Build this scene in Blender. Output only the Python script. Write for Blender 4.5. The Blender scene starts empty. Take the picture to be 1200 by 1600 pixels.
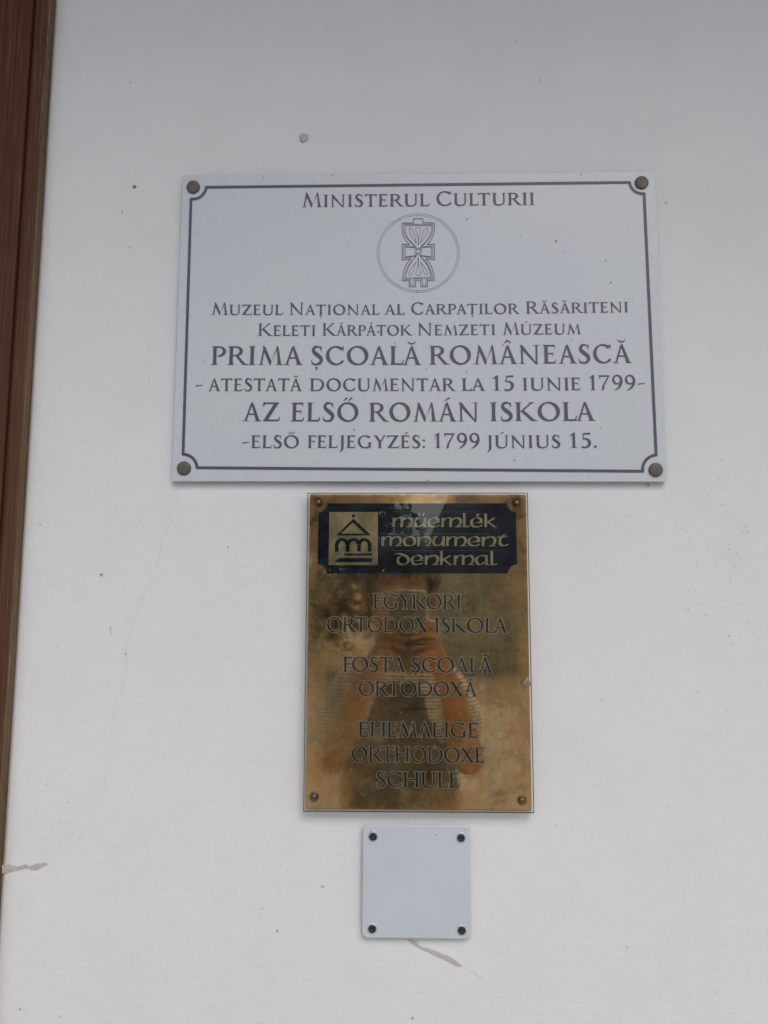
import bpy, bmesh, math, random
import numpy as np
from mathutils import Vector, Matrix, noise
from mathutils.geometry import delaunay_2d_cdt
R = math.radians
random.seed(7)
sc = bpy.context.scene
COL = sc.collection

# ------------------------------------------------------------------ camera
F = 1200.0                      # focal length in photo pixels (1200 x 1600)
D = 0.72                        # distance lens - wall
CZ = 1.45                       # height of the lens
Yc = Vector((22, -142, 1200)).normalized()          # wall normal seen by the camera (x right, y up, z forward)
Zc = Vector((0.0043, 1.0, 0)); Zc.z = -(Zc.x*Yc.x + Zc.y*Yc.y)/Yc.z; Zc.normalize()
Xc = Zc.cross(Yc) * -1.0
if Xc.x < 0: Xc = -Xc
CAM = Vector((0, -D, CZ))
def ray(px, py):
    c = Vector(((px-600)/F, (800-py)/F, 1.0))
    return Vector((c.dot(Xc), c.dot(Yc), c.dot(Zc)))
def W(px, py, y=0.0):
    """point of the plane at depth y (0 = wall face) for a measured place of the photograph"""
    d = ray(px, py); t = (y - CAM.y)/d.y
    return CAM + d*t
cam = bpy.data.cameras.new('camera'); co = bpy.data.objects.new('camera', cam); COL.objects.link(co)
rt = Vector((Xc.x, Yc.x, Zc.x)); up = Vector((Xc.y, Yc.y, Zc.y)); bk = -Vector((Xc.z, Yc.z, Zc.z))
m = Matrix((rt, up, bk)).transposed().to_4x4(); m.translation = CAM; co.matrix_world = m
cam.sensor_fit = 'VERTICAL'; cam.sensor_height = 36; cam.lens = 36*F/1600
cam.clip_start = 0.01; cam.clip_end = 2000
sc.camera = co

# ------------------------------------------------------------------ light
SUN_EL, SUN_ROT = 48, 160
wd = bpy.data.worlds.new('World'); sc.world = wd; wd.use_nodes = True
nt = wd.node_tree; nt.nodes.clear()
sky = nt.nodes.new('ShaderNodeTexSky'); sky.sky_type = 'NISHITA'; sky.sun_disc = False
sky.sun_elevation = R(SUN_EL); sky.sun_rotation = R(SUN_ROT)
sky.air_density = 1.0; sky.dust_density = 3.0; sky.ozone_density = 1.2
bg = nt.nodes.new('ShaderNodeBackground'); bg.inputs[1].default_value = 0.15
wo = nt.nodes.new('ShaderNodeOutputWorld')
nt.links.new(sky.outputs[0], bg.inputs[0]); nt.links.new(bg.outputs[0], wo.inputs[0])
sl = bpy.data.lights.new('sun', 'SUN'); sl.energy = 0.6; sl.angle = R(40); sl.color = (1, 0.97, 0.93)
so = bpy.data.objects.new('sun', sl); COL.objects.link(so)
# direction towards the sun: rotation measured from +Y clockwise towards +X
sd = Vector((math.sin(R(SUN_ROT))*math.cos(R(SUN_EL)), math.cos(R(SUN_ROT))*math.cos(R(SUN_EL)), math.sin(R(SUN_EL))))
so.rotation_euler = sd.to_track_quat('Z', 'Y').to_euler(); so.location = (0, -3, 5)
sc.view_settings.view_transform = 'Standard'; sc.view_settings.look = 'None'
sc.view_settings.exposure = 0.06; sc.view_settings.gamma = 1.0
try:
    sc.cycles.use_denoising = True
    sc.cycles.max_bounces = 10; sc.cycles.transparent_max_bounces = 16
except Exception: pass

# ------------------------------------------------------------------ helpers
def link(o, parent=None):
    COL.objects.link(o)
    if parent is not None: o.parent = parent
    return o
def tag(o, label=None, cat=None, group=None, kind=None):
    if label: o['label'] = label
    if cat: o['category'] = cat
    if group: o['group'] = group
    if kind: o['kind'] = kind
    return o
def obj(name, me, mats=(), parent=None, smooth=False):
    if isinstance(me, bmesh.types.BMesh):
        b = me; me = bpy.data.meshes.new(name); b.to_mesh(me); b.free()
    for m_ in (mats if isinstance(mats, (list, tuple)) else (mats,)): me.materials.append(m_)
    if smooth:
        for p in me.polygons: p.use_smooth = True
    return link(bpy.data.objects.new(name, me), parent)
def empty(name, loc, label=None, cat=None):
    e = bpy.data.objects.new(name, None); e.location = loc; COL.objects.link(e); e.empty_display_size = .05
    return tag(e, label, cat)
def put(o, root):       # keep world coordinates of a mesh built in world space
    o.parent = root; o.matrix_parent_inverse = Matrix.Translation(-Vector(root.location))
    return o
def prism(b, pts, y0, y1, mi=0):
    """pts = [(x,z)] outline facing the viewer, front at y0 (smaller), back at y1"""
    n = len(pts)
    f = [b.verts.new((p[0], y0, p[1])) for p in pts]; k = [b.verts.new((p[0], y1, p[1])) for p in pts]
    A = sum(pts[i][0]*pts[(i+1) % n][1]-pts[(i+1) % n][0]*pts[i][1] for i in range(n))
    fs = [b.faces.new(f if A > 0 else f[::-1]), b.faces.new(k[::-1] if A > 0 else k)]
    for i in range(n):
        j = (i+1) % n
        q = [f[i], k[i], k[j], f[j]]
        fs.append(b.faces.new(q if A > 0 else q[::-1]))
    for x in fs: x.material_index = mi; x.normal_update()
    return fs
def box(b, x0, x1, y0, y1, z0, z1, mi=0):
    return prism(b, [(x0, z0), (x1, z0), (x1, z1), (x0, z1)], y0, y1, mi)
def lathe(b, prof, n=24, cx=0, cy=0, cz=0, axis='Y'):
    """prof = [(r, h)] ; h grows towards the viewer (-Y)"""
    rings = []
    for r, h in prof:
        if r < 1e-7: rings.append([b.verts.new((cx, cy-h, cz))])
        else: rings.append([b.verts.new((cx+r*math.cos(2*math.pi*i/n), cy-h, cz+r*math.sin(2*math.pi*i/n))) for i in range(n)])
    for a, c in zip(rings, rings[1:]):
        for i in range(n):
            j = (i+1) % n
            if len(c) == 1: b.faces.new((a[i], a[j], c[0]))
            elif len(a) == 1: b.faces.new((a[0], c[j], c[i]))
            else: b.faces.new((a[i], a[j], c[j], c[i]))
def bevel(o, w, seg=2, ang=40):
    md = o.modifiers.new('bevel', 'BEVEL'); md.width = w; md.segments = seg; md.limit_method = 'ANGLE'; md.angle_limit = R(ang)
    return o

# ------------------------------------------------------------------ materials
class NT:
    def __init__(s, name):
        s.m = bpy.data.materials.new(name); s.m.use_nodes = True; s.t = s.m.node_tree; s.t.nodes.clear()
        s.out = s.t.nodes.new('ShaderNodeOutputMaterial')
    def n(s, ty, **kw):
        x = s.t.nodes.new('ShaderNode'+ty)
        for k, v in kw.items():
            if k.startswith('i_'):
                k = k[2:]; k = int(k) if k.isdigit() else k.replace('_', ' ')
                sock = x.inputs[k]
                if isinstance(v, bpy.types.NodeSocket): s.t.links.new(v, sock)
                else: sock.default_value = v
            else: setattr(x, k, v)
        return x
    def L(s, a, b): s.t.links.new(a, b)
    def pos(s, scale=(1, 1, 1), loc=(0, 0, 0)):
        g = s.n('NewGeometry'); mp = s.n('Mapping'); mp.inputs['Scale'].default_value = scale; mp.inputs['Location'].default_value = loc
        s.L(g.outputs['Position'], mp.inputs['Vector']); return mp.outputs[0]
    def noise(s, vec, scale, detail=4, rough=.5, dist=0):
        x = s.n('TexNoise', i_Vector=vec, i_Scale=scale, i_Detail=detail, i_Roughness=rough, i_Distortion=dist)
        return x.outputs['Fac']
    def ramp(s, fac, stops, interp='LINEAR'):
        x = s.n('ValToRGB', i_Fac=fac); cr = x.color_ramp; cr.interpolation = interp
        while len(cr.elements) < len(stops): cr.elements.new(.5)
        for e, (p, c) in zip(cr.elements, stops):
            e.position = p; e.color = (c, c, c, 1) if isinstance(c, (int, float)) else (*c, 1)
        return x.outputs[0]
    def mix(s, fac, a, b, bt='MIX'):
        x = s.n('Mix', data_type='RGBA', blend_type=bt)
        for sock, v in ((x.inputs[0], fac), (x.inputs[6], a), (x.inputs[7], b)):
            if isinstance(v, bpy.types.NodeSocket): s.L(v, sock)
            else: sock.default_value = (*v, 1) if isinstance(v, tuple) else v
        return x.outputs[2]
    def math(s, op, a, b=0.0, clamp=False):
        x = s.n('Math', operation=op, use_clamp=clamp)
        for sock, v in ((x.inputs[0], a), (x.inputs[1], b)):
            if isinstance(v, bpy.types.NodeSocket): s.L(v, sock)
            else: sock.default_value = v
        return x.outputs[0]
    def bump(s, h, strength, dist, normal=None):
        x = s.n('Bump', i_Height=h, i_Strength=strength, i_Distance=dist)
        if normal is not None: s.L(normal, x.inputs['Normal'])
        return x.outputs[0]
    def bsdf(s, color, rough=.5, metal=0., normal=None, **kw):
        x = s.n('BsdfPrincipled')
        for k, v in (('Base Color', color), ('Roughness', rough), ('Metallic', metal)):
            if isinstance(v, bpy.types.NodeSocket): s.L(v, x.inputs[k])
            else: x.inputs[k].default_value = (*v, 1) if isinstance(v, tuple) else v
        if normal is not None: s.L(normal, x.inputs['Normal'])
        for k, v in kw.items():
            k = k.replace('_', ' ')
            if isinstance(v, bpy.types.NodeSocket): s.L(v, x.inputs[k])
            else: x.inputs[k].default_value = v
        s.L(x.outputs[0], s.out.inputs[0]); return x
def plain(name, c, rough=.6, metal=0., var=.12, scale=60, bmp=.0, **kw):
    s = NT(name); p = s.pos(); f = s.noise(p, scale, 5, .6)
    k = s.ramp(f, [(.3, tuple(max(0, v*(1-var)) for v in c)), (.7, tuple(v*(1+var) for v in c))])
    nrm = s.bump(f, .4, bmp) if bmp else None
    s.bsdf(k, rough, metal, nrm, **kw); return s.m

def mat_wall():
    s = NT('white_plaster'); p = s.pos()
    big = s.noise(p, 2.2, 3, .5); mid = s.noise(p, 14, 5, .6)
    hz = s.noise(s.pos((40, 40, 150)), 1.0, 4, .6)              # faint horizontal brush strokes
    c = s.mix(s.ramp(big, [(.35, 0.), (.7, 1.)]), (.79, .80, .795), (.76, .775, .785))
    c = s.mix(s.math('MULTIPLY', s.ramp(mid, [(.45, 0.), (.75, 1.)]), .35), c, (.70, .71, .70))
    # small specks and pits
    v = s.n('TexVoronoi', i_Vector=p, i_Scale=75, i_Randomness=1.0); v.feature = 'F1'
    d = v.outputs['Distance']; rc = s.n('SeparateColor', i_Color=v.outputs['Color'])
    keep = s.math('GREATER_THAN', rc.outputs[0], .965)
    dot = s.math('LESS_THAN', s.math('ADD', d, s.math('MULTIPLY', s.noise(p, 900, 2), .06)), s.math('MULTIPLY', rc.outputs[1], .14))
    spk = s.math('MULTIPLY', keep, dot)
    v2 = s.n('TexVoronoi', i_Vector=p, i_Scale=210, i_Randomness=1.0)
    r2 = s.n('SeparateColor', i_Color=v2.outputs['Color'])
    clus = s.ramp(s.noise(s.pos((1, 1, .55), (3.4, 0, 1.7)), 5.5, 3, .6), [(.55, 0.), (.7, 1.)])
    pit = s.math('MULTIPLY', s.math('LESS_THAN', v2.outputs['Distance'], .16), s.math('GREATER_THAN', s.math('MULTIPLY', r2.outputs[0], clus), .80))
    c = s.mix(s.math('MULTIPLY', spk, .65), c, (.28, .27, .26))
    c = s.mix(s.math('MULTIPLY', pit, .5), c, (.38, .375, .37))
    fine = s.noise(p, 420, 4, .65); soft = s.noise(p, 45, 4, .55)
    h = s.math('ADD', s.math('MULTIPLY', fine, .35), s.math('ADD', s.math('MULTIPLY', soft, 1.5), s.math('MULTIPLY', hz, .8)))
    h = s.math('SUBTRACT', h, s.math('MULTIPLY', pit, 1.0))
    s.bsdf(c, .85, 0, s.bump(h, .8, .0006)); return s.m

def mat_wood(name, dark, light, bleach=(.22, .13, .07), amt=.25):
    s = NT(name); g = s.noise(s.pos((480, 480, 4)), 1.0, 7, .7, .5); g2 = s.noise(s.pos((900, 900, 14)), 1.0, 4, .6)
    big = s.noise(s.pos((9, 9, 2.5)), 1.0, 3, .5)
    c = s.mix(s.ramp(g, [(.32, 0.), (.68, 1.)]), dark, light)
    c = s.mix(s.math('MULTIPLY', s.ramp(big, [(.35, 0.), (.65, 1.)]), .5), c, tuple(v*1.7 for v in dark))
    wear = s.math('MULTIPLY', s.ramp(g2, [(.56, 0.), (.68, 1.)]), s.ramp(big, [(.35, 0.), (.6, 1.)]))
    c = s.mix(s.math('MULTIPLY', wear, amt*3, True), c, bleach)
    h = s.math('ADD', g, s.math('MULTIPLY', g2, .5))
    s.bsdf(c, s.ramp(g, [(.3, .5), (.7, .75)]), 0, s.bump(h, .6, .0008), Specular_IOR_Level=.25); return s.m

BRC = [0, 0, .1, .15]      # centre and half size of the brass sheet, set before the material is built
def mat_brass(tile=False):
    s = NT('tarnished_brass' if not tile else 'dull_olive_brass'); p = s.pos()
    def m_(scale, lo, hi, det=5, ro=.6, dist=0., loc=(0, 0, 0), sc_=(1, 1, 1)):
        return s.ramp(s.noise(s.pos(sc_, loc), scale, det, ro, dist), [(lo, 0.), (hi, 1.)])
    gold = (.90, .65, .30)
    c = s.mix(m_(9, .38, .60, 4, .6, .6), gold, (.82, .50, .19))
    c = s.mix(s.math('MULTIPLY', m_(6, .46, .60, 5, .6, 1.2, (3, 0, 1)), .85), c, (.56, .46, .24))      # olive film
    # orange bloom creeping in from the rim
    sp = s.n('SeparateXYZ', i_Vector=p)
    dx = s.math('DIVIDE', s.math('ABSOLUTE', s.math('SUBTRACT', sp.outputs[0], BRC[0])), BRC[2])
    dz = s.math('DIVIDE', s.math('ABSOLUTE', s.math('SUBTRACT', sp.outputs[2], BRC[1])), BRC[3])
    rim = s.math('MAXIMUM', dx, s.math('SUBTRACT', dz, .03))
    rim = s.math('ADD', rim, s.math('MULTIPLY', s.math('SUBTRACT', s.noise(p, 26, 5, .6, .8), .5), 1.1))
    rimf = s.ramp(rim, [(.72, 0.), (.98, 1.)])
    c = s.mix(s.math('MULTIPLY', rimf, .8), c, (.88, .47, .14))
    c = s.mix(s.math('MULTIPLY', m_(15, .53, .64, 6, .65, .8, (7, 0, 2)), .7), c, (.85, .42, .12))
    dk = m_(30, .53, .66, 6, .72, .5, (2, 0, 8)); c = s.mix(s.math('MULTIPLY', dk, .85), c, (.24, .17, .08))
    c = s.mix(s.math('MULTIPLY', m_(75, .48, .62, 6, .75, .3, (9, 0, 4)), .6), c, (.95, .72, .33))
    c = s.mix(s.math('MULTIPLY', m_(38, .53, .64, 5, .7, 1.5, (4, 0, 6)), .65), c, (.62, .30, .12))
    c = s.mix(s.math('MULTIPLY', m_(240, .58, .75, 3, .6), .4), c, (.13, .11, .07))
    st = m_(1.0, .52, .72, 4, .55, .3, (0, 0, 0), (70, 70, 6))
    c = s.mix(s.math('MULTIPLY', st, .35), c, (.34, .24, .13))
    if tile: c = s.mix(.75, c, s.mix(m_(70, .42, .58, 5, .65), (.36, .33, .17), (.13, .155, .09)))
    r = s.math('ADD', s.math('MULTIPLY', m_(9, .35, .7, 5, .65, .6, (1, 0, 5)), .06), .012 if not tile else .3)
    r = s.math('ADD', r, s.math('MULTIPLY', m_(60, .5, .75), .03)); r = s.math('ADD', r, s.math('MULTIPLY', rimf, .08))
    dull = s.math('MULTIPLY', m_(8, .45, .7, 5, .65, 1., (5, 0, 9)), .28)
    dull = s.math('ADD', dull, s.math('MULTIPLY', rimf, .28)); dull = s.math('ADD', dull, s.math('MULTIPLY', dk, .12))
    h = s.noise(p, 14, 2, .4)
    a = s.n('BsdfPrincipled'); s.L(c, a.inputs['Base Color']); s.L(r, a.inputs['Roughness']); a.inputs['Metallic'].default_value = 1.0
    s.L(s.bump(h, .06, .0010), a.inputs['Normal'])
    b = s.n('BsdfPrincipled'); s.L(s.mix(.25, c, (.80, .48, .17)), b.inputs['Base Color']); b.inputs['Roughness'].default_value = .6
    mx = s.n('MixShader'); s.L(s.math('ADD', dull, .05), mx.inputs[0]); s.L(a.outputs[0], mx.inputs[1]); s.L(b.outputs[0], mx.inputs[2])
    s.L(mx.outputs[0], s.out.inputs[0]); return s.m

def mat_cover():
    s = NT('clear_cover_sheet')
    fr = s.n('Fresnel', i_IOR=1.49)
    tr = s.n('BsdfTransparent'); tr.inputs[0].default_value = (.985, .99, .985, 1)
    gl = s.n('BsdfGlossy'); gl.inputs['Roughness'].default_value = .01
    s.L(s.bump(s.noise(s.pos(), 9, 2, .4), .1, .0012), gl.inputs['Normal'])
    mx = s.n('MixShader'); s.L(fr.outputs[0], mx.inputs[0]); s.L(tr.outputs[0], mx.inputs[1]); s.L(gl.outputs[0], mx.inputs[2])
    # thin film of dust
    df = s.n('BsdfDiffuse'); df.inputs[0].default_value = (.55, .54, .5, 1)
    m2 = s.n('MixShader'); s.L(s.math('MULTIPLY', s.ramp(s.noise(s.pos(), 30, 6, .7), [(.45, 0.), (.8, 1.)]), .035), m2.inputs[0])
    s.L(mx.outputs[0], m2.inputs[1]); s.L(df.outputs[0], m2.inputs[2])
    s.L(m2.outputs[0], s.out.inputs[0]); return s.m

def mat_plaque():
    s = NT('white_enamel_panel'); p = s.pos()
    a = s.noise(p, 5, 3, .5, .5); b_ = s.noise(p, 300, 3, .6)
    c = s.mix(s.ramp(a, [(.35, 0.), (.65, 1.)]), (.60, .645, .665), (.58, .625, .665))
    c = s.mix(s.math('MULTIPLY', s.ramp(s.noise(p, 40, 6, .7), [(.4, 0.), (.9, 1.)]), .035), c, (.5, .52, .5))
    v = s.n('TexVoronoi', i_Vector=p, i_Scale=60); rc = s.n('SeparateColor', i_Color=v.outputs['Color'])
    dot = s.math('MULTIPLY', s.math('LESS_THAN', v.outputs['Distance'], .07), s.math('GREATER_THAN', rc.outputs[0], .93))
    c = s.mix(s.math('MULTIPLY', dot, .7), c, (.16, .15, .13))
    s.bsdf(c, s.math('ADD', s.math('MULTIPLY', s.noise(p, 25, 4), .12), .22), 0, s.bump(s.noise(p, 7, 2, .4), .15, .0015)); return s.m

M = {}
M['wall'] = mat_wall(); M['plaque'] = mat_plaque(); _a, _b = W(485, 773, -.005), W(831.5, 1268, -.005)
BRC[:] = [(_a.x+_b.x)/2, (_a.z+_b.z)/2, abs(_b.x-_a.x)/2, abs(_a.z-_b.z)/2]
M['brass'] = mat_brass(); M['brass_tile'] = mat_brass(True); M['cover'] = mat_cover()
M['plaque_edge'] = plain('panel_edge', (.52, .54, .54), .5)
M['ink'] = plain('dark_blue_grey_print', (.078, .083, .112), .42, var=.06, scale=200)
M['ink_thin'] = plain('thin_print', (.095, .10, .13), .5, var=.06)
M['cap'] = plain('bronze_cap', (.135, .118, .100), .55, .35, .22, 260, .0001)
M['cap_ring'] = plain('pale_cap_washer', (.5, .5, .49), .4)
M['wood'] = mat_wood('red_brown_stained_wood', (.036, .0105, .0055), (.165, .056, .024), (.30, .14, .065), .18)
M['wood2'] = mat_wood('brown_weathered_wood', (.045, .018, .010), (.15, .062, .030), (.32, .19, .10), .2)
M['wood_edge'] = mat_wood('bare_wood_edge', (.075, .048, .028), (.26, .17, .09), (.36, .28, .18), .3)
M['enamel'] = plain('navy_enamel', (.006, .013, .027), .16, var=.25, scale=30)
M['etch'] = plain('blackened_engraving', (.014, .015, .018), .7, var=.2, scale=300)
M['gold'] = plain('bright_brass_relief', (.44, .37, .19), .38, .55, .2, 180)
M['halo'] = plain('worn_bright_rim', (.50, .43, .27), .42, .45, .2, 300)
M['edge'] = plain('cover_sheet_edge', (.13, .155, .15), .25)  # dark tone paints in the line that refraction draws along the sheet's rim
M['screw_brass'] = plain('old_brass_screw', (.34, .21, .10), .3, .9, .3, 400, .0002)
M['acrylic'] = plain('white_acrylic', (.60, .66, .71), .16, var=.03, scale=20, Coat_Weight=.4)
M['acrylic_edge'] = plain('cream_acrylic_edge', (.66, .66, .58), .3, var=.06)
M['screw_black'] = plain('black_screw', (.035, .037, .045), .4, .3, .3, 500)
M['screw_ring'] = plain('grey_washer', (.50, .54, .57), .3, .2)
M['chip'] = plain('bare_beige_render', (.52, .49, .44), .9, var=.10, scale=220, bmp=.0005)
M['crack'] = plain('crack_shade', (.60, .60, .59), .9)
M['dirt'] = plain('dirt_speck', (.12, .105, .085), .9)
M['putty'] = plain('grey_putty', (.52, .51, .48), .9, var=.2, scale=500, bmp=.0004)

# ------------------------------------------------------------------ lettering (outlines built from strokes)
def inside(px, py, p):
    c = False; n = len(p); j = n-1
    for i in range(n):
        if (p[i][1] > py) != (p[j][1] > py) and px < (p[j][0]-p[i][0])*(py-p[i][1])/(p[j][1]-p[i][1])+p[i][0]: c = not c
        j = i
    return c
def union(polys):
    """triangulated union of overlapping outlines"""
    src = []; vs = []; fs = []
    for p in polys:
        A = sum(p[i][0]*p[(i+1) % len(p)][1]-p[(i+1) % len(p)][0]*p[i][1] for i in range(len(p)))
        if abs(A) < 1e-7: continue
        if A < 0: p = p[::-1]
        src.append(p); k = len(vs); vs += [Vector((a[0], a[1])) for a in p]; fs.append(list(range(k, k+len(p))))
    v, e, f, ov, oe, of = delaunay_2d_cdt(vs, [], fs, 0, 1e-5, False)
    bb = np.array([(min(q[0] for q in p), max(q[0] for q in p), min(q[1] for q in p), max(q[1] for q in p)) for p in src])
    keep = []
    for t in f:
        a, b_, c = (v[i] for i in t); cx = (a[0]+b_[0]+c[0])/3; cy = (a[1]+b_[1]+c[1])/3
        for i in np.nonzero((bb[:, 0] <= cx) & (bb[:, 1] >= cx) & (bb[:, 2] <= cy) & (bb[:, 3] >= cy))[0]:
            if inside(cx, cy, src[i]): keep.append(list(t)); break
    return [tuple(a) for a in v], keep
def union_groups(G): return union([p for g in G for p in g])
def par(xb, yb, xt, yt, w, wt=None):
    wt = w if wt is None else wt
    return [(xb-w/2, yb), (xb+w/2, yb), (xt+wt/2, yt), (xt-wt/2, yt)]
def serif(x, w, y=0., up=1, s=.075, t=.022, b=.09, l=1, r=1):
    """bracketed foot (up=1) or head (up=-1) serif, split into convex pieces"""
    P = []
    for sd, on in ((-1, l), (1, r)):
        if not on: continue
        pts = [(0, 0), (s, 0), (s, t)]
        crv = [(s*(1-u)**2+0*u, t+(b-t)*(u**2)) for u in (0, .25, .5, .75, 1)]
        base = x+sd*(w/2)
        for a, c in zip(crv, crv[1:]):
            P.append([(base+sd*a[0], y), (base+sd*a[0], y+up*a[1]), (base+sd*c[0], y+up*c[1]), (base+sd*c[0], y)])
    P.append([(x-w/2, y), (x+w/2, y), (x+w/2, y+up*b), (x-w/2, y+up*b)])
    return P
def stem(x, w, y0=0., y1=1., bot=(1, 1), top=(1, 1)):
    P = [par(x, y0, x, (y0+y1)/2, w, w*.92), par(x, (y0+y1)/2, x, y1, w*.92, w)]
    if bot: P += serif(x, w, y0, 1, l=bot[0], r=bot[1])
    if top: P += serif(x, w, y1, -1, l=top[0], r=top[1])
    return P
def sweep(pts, ws):
    P = []; n = len(pts)
    L_, R_ = [], []
    for i, p in enumerate(pts):
        a = pts[max(0, i-1)]; c = pts[min(n-1, i+1)]
        dx, dy = c[0]-a[0], c[1]-a[1]; l = math.hypot(dx, dy) or 1
        nx, ny = -dy/l, dx/l; w = ws[i]/2
        L_.append((p[0]+nx*w, p[1]+ny*w)); R_.append((p[0]-nx*w, p[1]-ny*w))
    for i in range(n-1):
        P.append([L_[i], L_[i+1], R_[i+1]]); P.append([L_[i], R_[i+1], R_[i]])
    return P
def bez(p0, p1, p2, p3, n=12):
    o = []
    for i in range(n+1):
        u = i/n; v = 1-u
        o.append(tuple(v**3*p0[k]+3*v*v*u*p1[k]+3*v*u*u*p2[k]+u**3*p3[k] for k in (0, 1)))
    return o
def spline(pts, n=8):
    """Catmull-Rom through pts"""
    q = [pts[0]]+list(pts)+[pts[-1]]; o = []
    for i in range(1, len(q)-2):
        for k in range(n):
            u = k/n
            o.append(tuple(.5*((2*q[i][a])+(-q[i-1][a]+q[i+1][a])*u+(2*q[i-1][a]-5*q[i][a]+4*q[i+1][a]-q[i+2][a])*u*u+(-q[i-1][a]+3*q[i][a]-3*q[i+1][a]+q[i+2][a])*u**3) for a in range(len(pts[0]))))
    o.append(tuple(pts[-1])); return o
def wspline(pts, n=8):
    """pts = (x, y, w)"""
    s = spline(pts, n); return sweep([(a[0], a[1]) for a in s], [a[2] for a in s])
def arc(cx, cy, rx, ry, a0, a1, tk, tn, tilt=0., n=28):
    """elliptic stroke with stress; angles in degrees; outer radius rx, ry"""
    P = []; prev = None
    for i in range(n+1):
        a = R(a0+(a1-a0)*i/n)
        o = (cx+rx*math.cos(a), cy+ry*math.sin(a))
        k = abs(math.cos(a-R(tilt)))**1.5
        w = tn+(tk-tn)*k
        ci, si = math.cos(a), math.sin(a)
        i_ = (cx+(rx-w)*ci, cy+(ry-w)*si)
        if prev: P.append([prev[0], o, i_]); P.append([prev[0], i_, prev[1]])
        prev = (o, i_)
    return P
def circ(x, y, r, n=14): return [[(x+r*math.cos(2*math.pi*i/n), y+r*math.sin(2*math.pi*i/n)) for i in range(n)]]
def accent(kind, cx, T):
    if kind == 'acute': return [[(cx-.13, 1.10), (cx-.10, 1.085), (cx+.17, 1.22), (cx+.10, 1.29)]]
    if kind == 'dacute': return [[(cx+d-.12, 1.10), (cx+d-.08, 1.085), (cx+d+.13, 1.24), (cx+d+.05, 1.29)] for d in (-.13, .12)]
    if kind == 'breve': return wspline([(cx-.19, 1.26, .03), (cx-.14, 1.18, .055), (cx, 1.13, .075), (cx+.13, 1.17, .055), (cx+.20, 1.26, .03)], 5)
    if kind == 'circ': return [[(cx-.21, 1.11), (cx-.16, 1.10), (cx+.03, 1.23), (cx-.01, 1.31)], [(cx+.21, 1.13), (cx+.15, 1.10), (cx-.03, 1.22), (cx-.01, 1.31)]]
    if kind == 'comma': return circ(cx, -.15, .062, 10)+wspline([(cx+.035, -.15, .06), (cx+.035, -.22, .05), (cx-.03, -.33, .02)], 4)
    return []
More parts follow.
